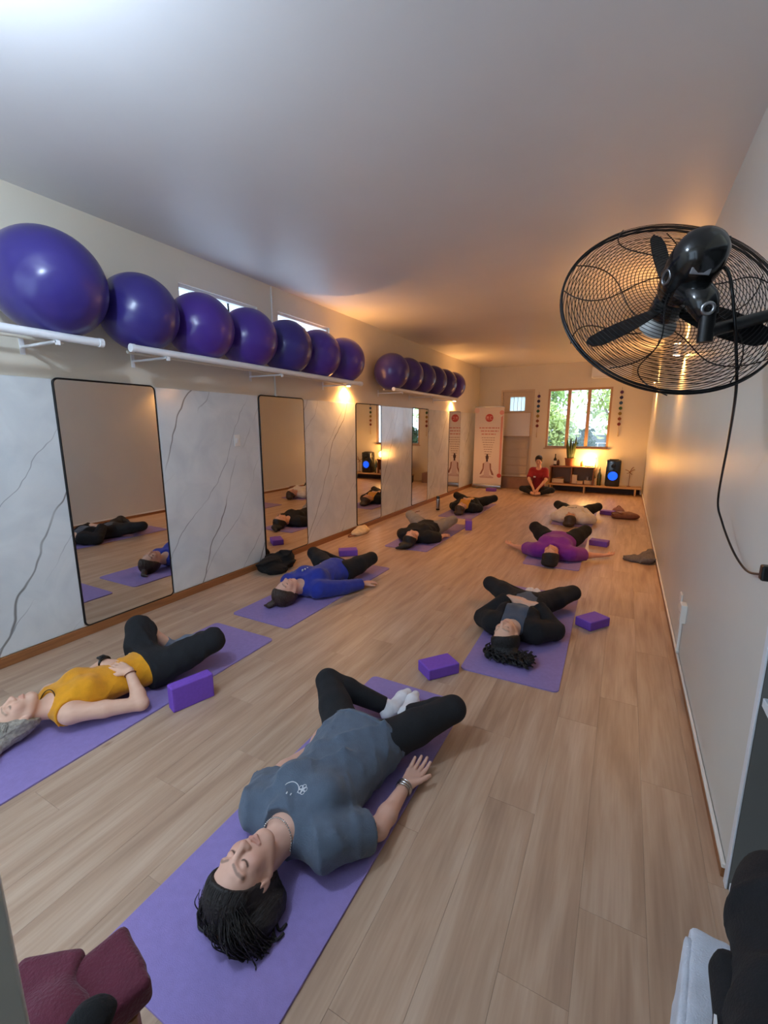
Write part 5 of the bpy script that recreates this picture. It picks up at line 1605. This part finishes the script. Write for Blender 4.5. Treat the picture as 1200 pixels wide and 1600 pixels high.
MB().tube(circ(wc, 0.031, (1, 0.06, 0.12), 24), 0.009, 8, closed=True).build('watch_strap', M_BLKPL, p.root, smooth=True)
MB().rbox(wc + Vector((-0.005, -0.01, 0.036)), (0.042, 0.046, 0.014), 0.006, 3).build('watch', M_BLKPL, p.root, auto=40)
MB().tube(circ(Vector((-2.412, 1.381, 0.185)), 0.0295, (-0.75, 0.2, 0.62), 24), 0.003, 6, closed=True).build('bracelet', M_BROWNF, p.root, smooth=True)
MB().tube([Vector(p.T(0, 0.56, 0.01)) + Vector((0.075 * math.cos(a), 0.03 * math.sin(a), 0.075 * math.sin(a))) for a in [math.pi * k / 20 for k in range(21)]], 0.0025, 5).build('necklace', M_BLACK, p.root, smooth=True)

# ---- 3: royal blue sweater
p = lying('person in royal blue sweater and black leggings lying before the marble panel', (-2.585, 2.945, 0.125), (-2.545, 3.68), (-2.965, 3.86, 0.20), (-2.33, 4.05, 0.18), (-2.60, 4.05),
          [dict(elbow=(-2.265, 3.42, 0.065), wrist=(-2.185, 3.63, 0.05), dir=(0.35, 1, -0.05), palm=(0, 0, -1), thumb=-1, curl=0.25),
           dict(elbow=(-2.86, 3.38, 0.065), wrist=(-2.92, 3.58, 0.05), dir=(-0.2, 1, 0), palm=(0, 0, -1), thumb=1)],
          s=1.0, girth=1.12, hs=1.08, skin=S1, hair=None, brow=None, turn=0.1, nod=-0.15, lean=-0.15, h=0.011, hd=0.0055)
shirt(p, F_BLUE, 'fore', 0.90, infl=0.016, hem=-0.07, wr=(0.014, 18, 7), r0=0.066, r1=0.058, neck=0.08, h=0.009, name='sweater')
trousers(p, F_BLACK, 0.92, 0.008, 0.04, (0.005, 28, 5), h=0.011)
sock_pair(p, F_BLACK, 0.15, 0.009)
hr = hair_cap(p, H_BROWN, 0.006, 0.009, (0.068, 0.055), [rc((-2.62, 2.85, 0.06), (-2.66, 2.80, 0.03), 0.035, 0.025, 0.02), rc((-2.66, 2.80, 0.03), (-2.71, 2.80, 0.022), 0.02, 0.010, 0.02)])
hairline(p, H_BROWN, hr, 160, 0.0032, 0.011, (0.068, 0.055), seed=4)
bm_ = MB()
for k in range(3):
    c = Vector(p.T(0.03, 0.47 - 0.035 * k, 0.118)); bm_.lathe(c - Vector((0, 0, 0.012)), [(0.008, 0), (0.009, 0.014), (0.006, 0.018)], 10)
bm_.build('buttons', F_WHITE, p.root, smooth=True)

# ---- 4: curly hair, black cardigan
def cardigan(p, top_m, card_m, h, open_w=0.085, frac=0.93, seed=3, low=0.0):
    shirt(p, top_m, 'tank', 0, infl=0.010, hem=-0.03, wr=(0.006, 24, seed), neck=0.085, h=h, name='top')
    Rt = np.stack([p.X, p.U, p.F])
    sub = [rb(p.T(0, 0.15, 0.14), A((open_w, 0.5, 0.17)) * p.s, 0.03, Rt)]
    shirt(p, card_m, 'fore', frac, infl=0.020, hem=-0.05, wr=(0.014, 20, seed + 1), r0=0.066, r1=0.058, neck=0.09, h=h, name='cardigan', subs=sub)
p = lying('curly haired person in black cardigan over dark top, hands joined on belly', (-0.625, 3.0, 0.125), (-0.605, 3.715), (-0.985, 3.925, 0.165), (-0.285, 4.03, 0.165), (-0.635, 4.03),
          [dict(elbow=(-0.345, 3.36, 0.085), wrist=(-0.505, 3.475, 0.215), dir=(-1, 0.08, 0.0), palm=(0, 0.1, -1), thumb=1, curl=0.2),
           dict(elbow=(-0.875, 3.33, 0.085), wrist=(-0.725, 3.505, 0.225), dir=(1, 0.02, 0.02), palm=(0, 0, -1), thumb=-1, curl=0.2)],
          s=0.98, hs=1.05, skin=S2, hair=None, brow=None, turn=0.3, nod=-0.25, lean=-0.12, h=0.010, hd=0.005)
cardigan(p, F_DARKG, F_BLACK, 0.009)
trousers(p, F_BLACK, 0.94, 0.008, 0.05, (0.005, 28, 5), h=0.010)
sock_pair(p, F_WHITE, 0.10, 0.007)
hr = hair_cap(p, H_BLACK, 0.006, 0.013, (0.068, 0.055), [el((-0.61, 2.91, 0.055), (0.105, 0.065, 0.045), k=0.03), el((-0.57, 2.87, 0.028), (0.125, 0.045, 0.022), k=0.03)])
hairline(p, H_BLACK, hr, 160, 0.0034, 0.012, (0.068, 0.055), seed=5)
cv = []
for i in range(130):
    cx_ = -0.565 + rs.uniform(-0.16, 0.16); cy_ = 2.875 + rs.uniform(-0.055, 0.07); r_ = rs.uniform(0.012, 0.022); ph = rs.uniform(0, 6)
    dx, dy = rs.uniform(-0.02, 0.02), rs.uniform(-0.03, 0.0)
    cv.append(([(cx_ + dx * j / 6 + r_ * math.cos(ph + j * 1.3), cy_ + dy * j / 6 + r_ * math.sin(ph + j * 1.3), 0.075 - 0.009 * j + 0.01) for j in range(7)], rs.uniform(0.005, 0.008)))
strands('hair_curls', H_BLACK, hr, cv)

# ---- 5: black shirt, grey leggings
p = lying('person in black T-shirt and grey leggings lying beside the middle mirror', (-2.42, 5.255, 0.125), (-2.455, 5.965), (-2.83, 6.13, 0.25), (-2.19, 6.30, 0.20), (-2.48, 6.30),
          [dict(elbow=(-2.185, 5.68, 0.065), wrist=(-2.185, 5.88, 0.05), dir=(0.05, 1, 0), palm=(0, 0, -1), thumb=-1),
           dict(elbow=(-2.74, 5.66, 0.065), wrist=(-2.78, 5.88, 0.05), dir=(0.05, 1, 0), palm=(0, 0, -1), thumb=1)],
          s=0.98, girth=1.12, skin=S1, hair=None, brow=None, turn=-0.15, nod=-0.1, lean=0.1, h=0.013, hd=0.007)
shirt(p, F_BLACK, 'upper', 0.95, infl=0.018, hem=-0.06, wr=(0.012, 18, 2), r0=0.068, r1=0.060, neck=0.08, h=0.011, name='t_shirt')
trousers(p, F_GREYP, 0.92, 0.008, 0.04, (0.005, 24, 5), h=0.012)
sock_pair(p, F_BLACK, 0.1, 0.01)
hair_cap(p, H_BLACK, 0.008, 0.013, (0.068, 0.055), [el((-2.44, 5.14, 0.05), (0.09, 0.06, 0.045), k=0.03), rc((-2.44, 5.10, 0.04), (-2.52, 5.05, 0.022), 0.035, 0.018, 0.02)])

# ---- 6: ochre top, black cardigan, near the banner
p = lying('person in ochre top with open black cardigan lying near the banner', (-2.545, 7.70, 0.125), (-2.54, 8.40), (-2.93, 8.60, 0.21), (-2.18, 8.68, 0.19), (-2.55, 8.72),
          [dict(elbow=(-2.30, 8.05, 0.085), wrist=(-2.44, 8.17, 0.215), dir=(-1, 0.08, 0.0), palm=(0, 0, -1), thumb=1),
           dict(elbow=(-2.80, 8.05, 0.085), wrist=(-2.64, 8.19, 0.22), dir=(1, 0.02, 0.0), palm=(0, 0, -1), thumb=-1)],
          s=0.98, girth=1.05, skin=S1, hair=None, brow=None, turn=-0.1, nod=0.0, h=0.014, hd=0.008)
cardigan(p, F_OCHRE, F_BLACK, 0.013, 0.10, seed=5)
trousers(p, F_BLACK, 0.92, 0.010, 0.05, (0.006, 24, 5), h=0.013)
sock_pair(p, F_BLACK, 0.1, 0.011)
hair_cap(p, H_BROWN, 0.009, 0.014, (0.068, 0.055), [el((-2.545, 7.59, 0.05), (0.085, 0.05, 0.045), k=0.03)])

# ---- 7: purple T-shirt, arms spread
p = lying('person in purple T-shirt lying with both arms spread out', (-0.645, 5.30, 0.128), (-0.655, 6.03), (-0.985, 6.22, 0.235), (-0.36, 6.36, 0.225), (-0.665, 6.36),
          [dict(elbow=(-0.315, 5.735, 0.055), wrist=(-0.135, 5.87, 0.045), dir=(0.9, 0.75, 0), palm=(0, 0, 1), thumb=1),
           dict(elbow=(-1.00, 5.70, 0.055), wrist=(-1.155, 5.80, 0.045), dir=(-1, 0.8, 0), palm=(0, 0, 1), thumb=-1)],
          s=1.0, girth=1.22, hs=1.05, skin=S3, hair=None, brow=None, turn=0.12, nod=-0.15, h=0.013, hd=0.007)
shirt(p, F_PURP, 'upper', 0.88, infl=0.020, hem=-0.08, wr=(0.012, 18, 2), r0=0.070, r1=0.064, neck=0.085, h=0.011, name='t_shirt')
trousers(p, F_BLACK, 0.92, 0.012, 0.03, (0.006, 24, 5), h=0.012)
sock_pair(p, F_BLACK, 0.1, 0.01)
hair_cap(p, H_BLACK, 0.008, 0.014, (0.068, 0.050), [el((-0.645, 5.21, 0.055), (0.09, 0.05, 0.05), k=0.03)])

# ---- 8: white fleece, far right
p = lying('person in off white sweater with dark marks lying far right', (-0.675, 7.62, 0.125), (-0.66, 8.32), (-0.985, 8.58, 0.185), (-0.325, 8.66, 0.185), (-0.66, 8.68),
          [dict(elbow=(-0.385, 7.97, 0.075), wrist=(-0.53, 8.09, 0.205), dir=(-1, 0.08, 0.0), palm=(0, 0, -1), thumb=1),
           dict(elbow=(-0.935, 7.95, 0.075), wrist=(-0.79, 8.09, 0.205), dir=(1, 0.02, 0.0), palm=(0, 0, -1), thumb=-1)],
          s=0.98, girth=1.1, skin=S3, hair=None, brow=None, turn=0.3, nod=0.0, h=0.014, hd=0.008)
shirt(p, F_CREAM, 'fore', 0.95, infl=0.022, hem=-0.07, wr=(0.016, 16, 2), r0=0.074, r1=0.066, neck=0.075, h=0.012, name='sweater')
sh_o = [o for o in p.root.children if o.name.startswith('sweater')][0]
trousers(p, F_BLACK, 0.92, 0.012, 0.03, (0.006, 24, 5), h=0.013)
sock_pair(p, F_BLACK, 0.1, 0.011)
hair_cap(p, H_BROWN, 0.009, 0.015, (0.078, 0.070), [el((-0.69, 7.53, 0.055), (0.085, 0.055, 0.05), k=0.03)])
bvs = BVHTree.FromPolygons([v.co + p.root.location for v in sh_o.data.vertices], [tuple(q.vertices) for q in sh_o.data.polygons])
pm = MB()
for a, b in (((-0.71, 8.05), (-0.60, 8.06)), ((-0.64, 8.10), (-0.635, 8.17)), ((-0.75, 7.93), (-0.62, 7.94))):
    q0, q1 = drop(*a), drop(*b); m_ = drop((a[0] + b[0]) / 2, (a[1] + b[1]) / 2)
    pm.tube([q0, m_, q1], 0.005, 6)
pm.build('sweater_print', F_BLACK, sh_o, smooth=True)

# ---- 9: instructor seated at the far end, facing the room
p = make_person('instructor in dark red T-shirt sitting cross-legged at the far end', (-1.74, 11.05, 0.105), (0.0, -0.16, 1.0), (0, -1, -0.1), 0.93, (-1.74, 10.90, 0.80),
                ((-2.08, 10.86, 0.13), (-1.40, 10.86, 0.13)), ((-1.82, 10.70, 0.06), (-1.66, 10.70, 0.06)), ((-1.76, 10.56, 0.05), (-1.72, 10.56, 0.05)),
                [dict(elbow=(-1.93, 10.86, 0.36), wrist=(-1.80, 10.70, 0.18), dir=(0.35, -0.5, -0.7), palm=(0.5, 0.6, 0), thumb=-1, curl=0.5),
                 dict(elbow=(-1.55, 10.86, 0.36), wrist=(-1.68, 10.70, 0.18), dir=(-0.35, -0.5, -0.7), palm=(-0.5, 0.6, 0), thumb=1, curl=0.5)],
                skin=S1, hair=None, brow=None, turn=0.05, nod=0.1, h=0.013, hd=0.007, foot_r=0.95, body_floor=0.0)
shirt(p, F_RED, 'upper', 0.80, infl=0.014, hem=-0.06, wr=(0.010, 18, 2), r0=0.062, r1=0.056, neck=0.08, h=0.011, name='t_shirt', floor=None)
trousers(p, F_BLACK, 0.92, 0.010, 0.16, (0.006, 24, 5), h=0.012, floor=0.0)
hr = hair_cap(p, H_DARK, 0.007, 0.012, (0.058, 0.072), [], floor=None)
hairline(p, H_DARK, hr, 120, 0.0042, 0.013, (0.058, 0.072), seed=6)
MB().rbox(Vector(p.T(-0.07, 0.37, 0.155)), (0.05, 0.006, 0.03), 0.002, 1).build('chest_emblem', F_WHITE, p.root)
# ================================================================ things close to the camera
# white shelf unit in the niche at the right
t = thing('shelf_unit', 'white open shelf unit built into the niche at the right edge', 'shelf', (0.655, 0.75, 0))
M_UNIT = mk('white laminate', (226, 230, 236), 0.35)
M_UNIT_SHADE = mk('shaded white laminate', (104, 104, 100), 0.5)  # interior shade of the white unit, put into the panel colour
for y in (1.715, 0.30, -0.75): 
    sp_ = MB().rbox((0.655, y, 1.1), (0.40, 0.03, 2.2), 0.002, 1).build('side_panel', M_UNIT if y < 1 else M_UNIT_SHADE, t)
MB().rbox((0.4525, 1.715, 1.1), (0.006, 0.032, 2.2), 0.001, 1).build('edge_strip', M_UNIT, t)
for z in (0.02, 0.735, 1.45, 2.185): MB().rbox((0.655, 0.485, z), (0.39, 2.425, 0.03), 0.002, 1).build('shelf_board', M_UNIT, t)
MB().rbox((0.850, 0.485, 1.1), (0.01, 2.45, 2.19), 0.001, 1).build('back_panel', M_UNIT_SHADE, t)
# white stool with towel and jacket in front of it
t = thing('white_stool', 'white wooden stool under the black jacket at the right', 'stool', (0.315, 0.85, 0))
MB().rbox((0.33, 0.84, 0.435), (0.215, 0.40, 0.03), 0.008, 2).build('seat', M_WHITE, t)
for a in (-1, 1):
    for b in (-1, 1):
        MB().cyl((0.33 + a * 0.08, 0.84 + b * 0.16, 0.42), (0.33 + a * 0.09, 0.84 + b * 0.175, 0.0), 0.016, n=10).build('leg', M_WHITE, t)
t = thing('white_towel', 'white towel hanging over the stool beside the black jacket', 'towel', (0.25, 0.88, 0.45))
R2 = np.array(Matrix.Rotation(math.radians(-9), 3, 'Z'))
solid('towel_top', [rb((0.270, 0.86, 0.475), (0.07, 0.175, 0.022), 0.012, R2.T)], fab('white terry', (206, 212, 224), bump=0.4, bs=300), t, 0.006, 0, (0.008, 30, 3), [(A((0, 0, 0.452)), A((0, 0, -1)))])
solid('towel_drop', [rb((0.198, 0.85, 0.385), (0.010, 0.165, 0.11), 0.009, R2.T)], bpy.data.materials['white terry'], t, 0.006, 0, (0.008, 24, 4))
t = thing('black_jacket', 'black jacket heaped on the stool at the lower right corner', 'jacket', (0.33, 0.83, 0.5))
solid('jacket_body', [el((0.365, 0.90, 0.60), (0.095, 0.17, 0.10)), el((0.375, 1.03, 0.61), (0.085, 0.13, 0.10), k=0.05), rc((0.335, 0.80, 0.60), (0.31, 0.68, 0.56), 0.08, 0.08, 0.05), el((0.36, 0.74, 0.58), (0.09, 0.18, 0.10), k=0.05)], F_BLACK, t, 0.008, 0, (0.03, 14, 6), [(A((0.447, 0, 0)), A((1, 0, 0))), (A((0, 0, 0.508)), A((0, 0, -1)))])
solid('sleeve', [rc((0.275, 0.90, 0.56), (0.27, 0.66, 0.56), 0.04, 0.045, 0.02)], F_BLACK, t, 0.007, 0, (0.02, 22, 9), [(A((0, 0, 0.508)), A((0, 0, -1)))])
MB().prism([(0, 0), (0.014, 0.004), (0.007, -0.022)], (0.232, 0.79, 0.58), (0, 1, 0), (0, 0, 1), (-1, 0, 0), 0.004).build('care_label', M_WHITE, t)
# burgundy clothes on a low stool at the lower left, and the edge of an open door
t = thing('low_stool', 'dark wooden stool under the burgundy clothes at the lower left', 'stool', (-0.90, 0.34, 0))
MB().rbox((-0.875, 0.32, 0.405), (0.16, 0.15, 0.03), 0.008, 2).build('seat', M_WOOD, t)
for a in (-1, 1):
    for b in (-1, 1):
        MB().cyl((-0.875 + a * 0.07, 0.32 + b * 0.06, 0.39), (-0.875 + a * 0.075, 0.32 + b * 0.065, 0.0), 0.016, n=10).build('leg', M_WOOD, t)
F_BURG = fab('burgundy fleece', (92, 28, 48), bump=0.4, bs=140)
t = thing('burgundy_sweater', 'folded burgundy fleece on the stool at the lower left', 'clothes', (-0.86, 0.32, 0.42))
Rz = np.array(Matrix.Rotation(math.radians(38), 3, 'Z')).T; Rz2 = np.array(Matrix.Rotation(math.radians(-12), 3, 'Z')).T
solid('folded_body', [rb((-0.848, 0.365, 0.452), (0.078, 0.060, 0.030), 0.014, Rz2), rb((-0.865, 0.388, 0.450), (0.062, 0.045, 0.028), 0.014, Rz2)], F_BURG, t, 0.006, 0, (0.006, 22, 3))
solid('folded_sleeve', [rb((-0.935, 0.268, 0.458), (0.065, 0.085, 0.035), 0.016, Rz), el((-0.86, 0.27, 0.475), (0.07, 0.06, 0.035), k=0.03)], F_BURG, t, 0.006, 0, (0.008, 20, 5))
t = thing('black_pouch', 'small black pouch on top of the burgundy fleece', 'pouch', (-0.775, 0.30, 0.50))
solid('pouch_body', [el((-0.775, 0.292, 0.514), (0.035, 0.045, 0.030))], M_BLKF, t, 0.005, 0, (0.010, 30, 3))
MB().tube(spline([(-0.795, 0.262, 0.525), (-0.775, 0.252, 0.545), (-0.755, 0.262, 0.525)], 6), 0.004, 6).build('pouch_loop', M_BLKF, t, smooth=True)
t = struct(bpy.data.objects.new('door_2', None)); COL.objects.link(t); t.location = (-1.0, 0.1, 0)
t['label'] = 'edge of an open grey door at the lower left corner'
M_D2 = mk('grey green door paint', (196, 198, 190), 0.5)
ed = Vector((-0.64, 0.178, 0)); dd = Vector((-0.30, -0.95, 0)).normalized()
Rd = Matrix([dd, Vector((0, 0, 1)).cross(dd), Vector((0, 0, 1))]).transposed()
MB().rbox(ed + dd * 0.38 + Vector((0, 0, 1.03)), (0.76, 0.035, 2.04), 0.003, 2, R=Rd).build('door_leaf', M_D2, t)
nd = Vector((0, 0, 1)).cross(dd)
if nd.x < 0: nd = -nd
hb = ed + dd * 0.05 + Vector((0, 0, 1.06))
MB().tube([hb + nd * 0.015, hb + nd * 0.05, hb + nd * 0.055 - dd * 0.01], 0.010, 10).build('door_handle', M_BLACK, t, auto=40)
MB().rbox(ed + dd * 0.78 + Vector((0, 0, 1.03)), (0.05, 0.06, 2.06), 0.003, 2, R=Rd).build('door_post', M_D2, t)
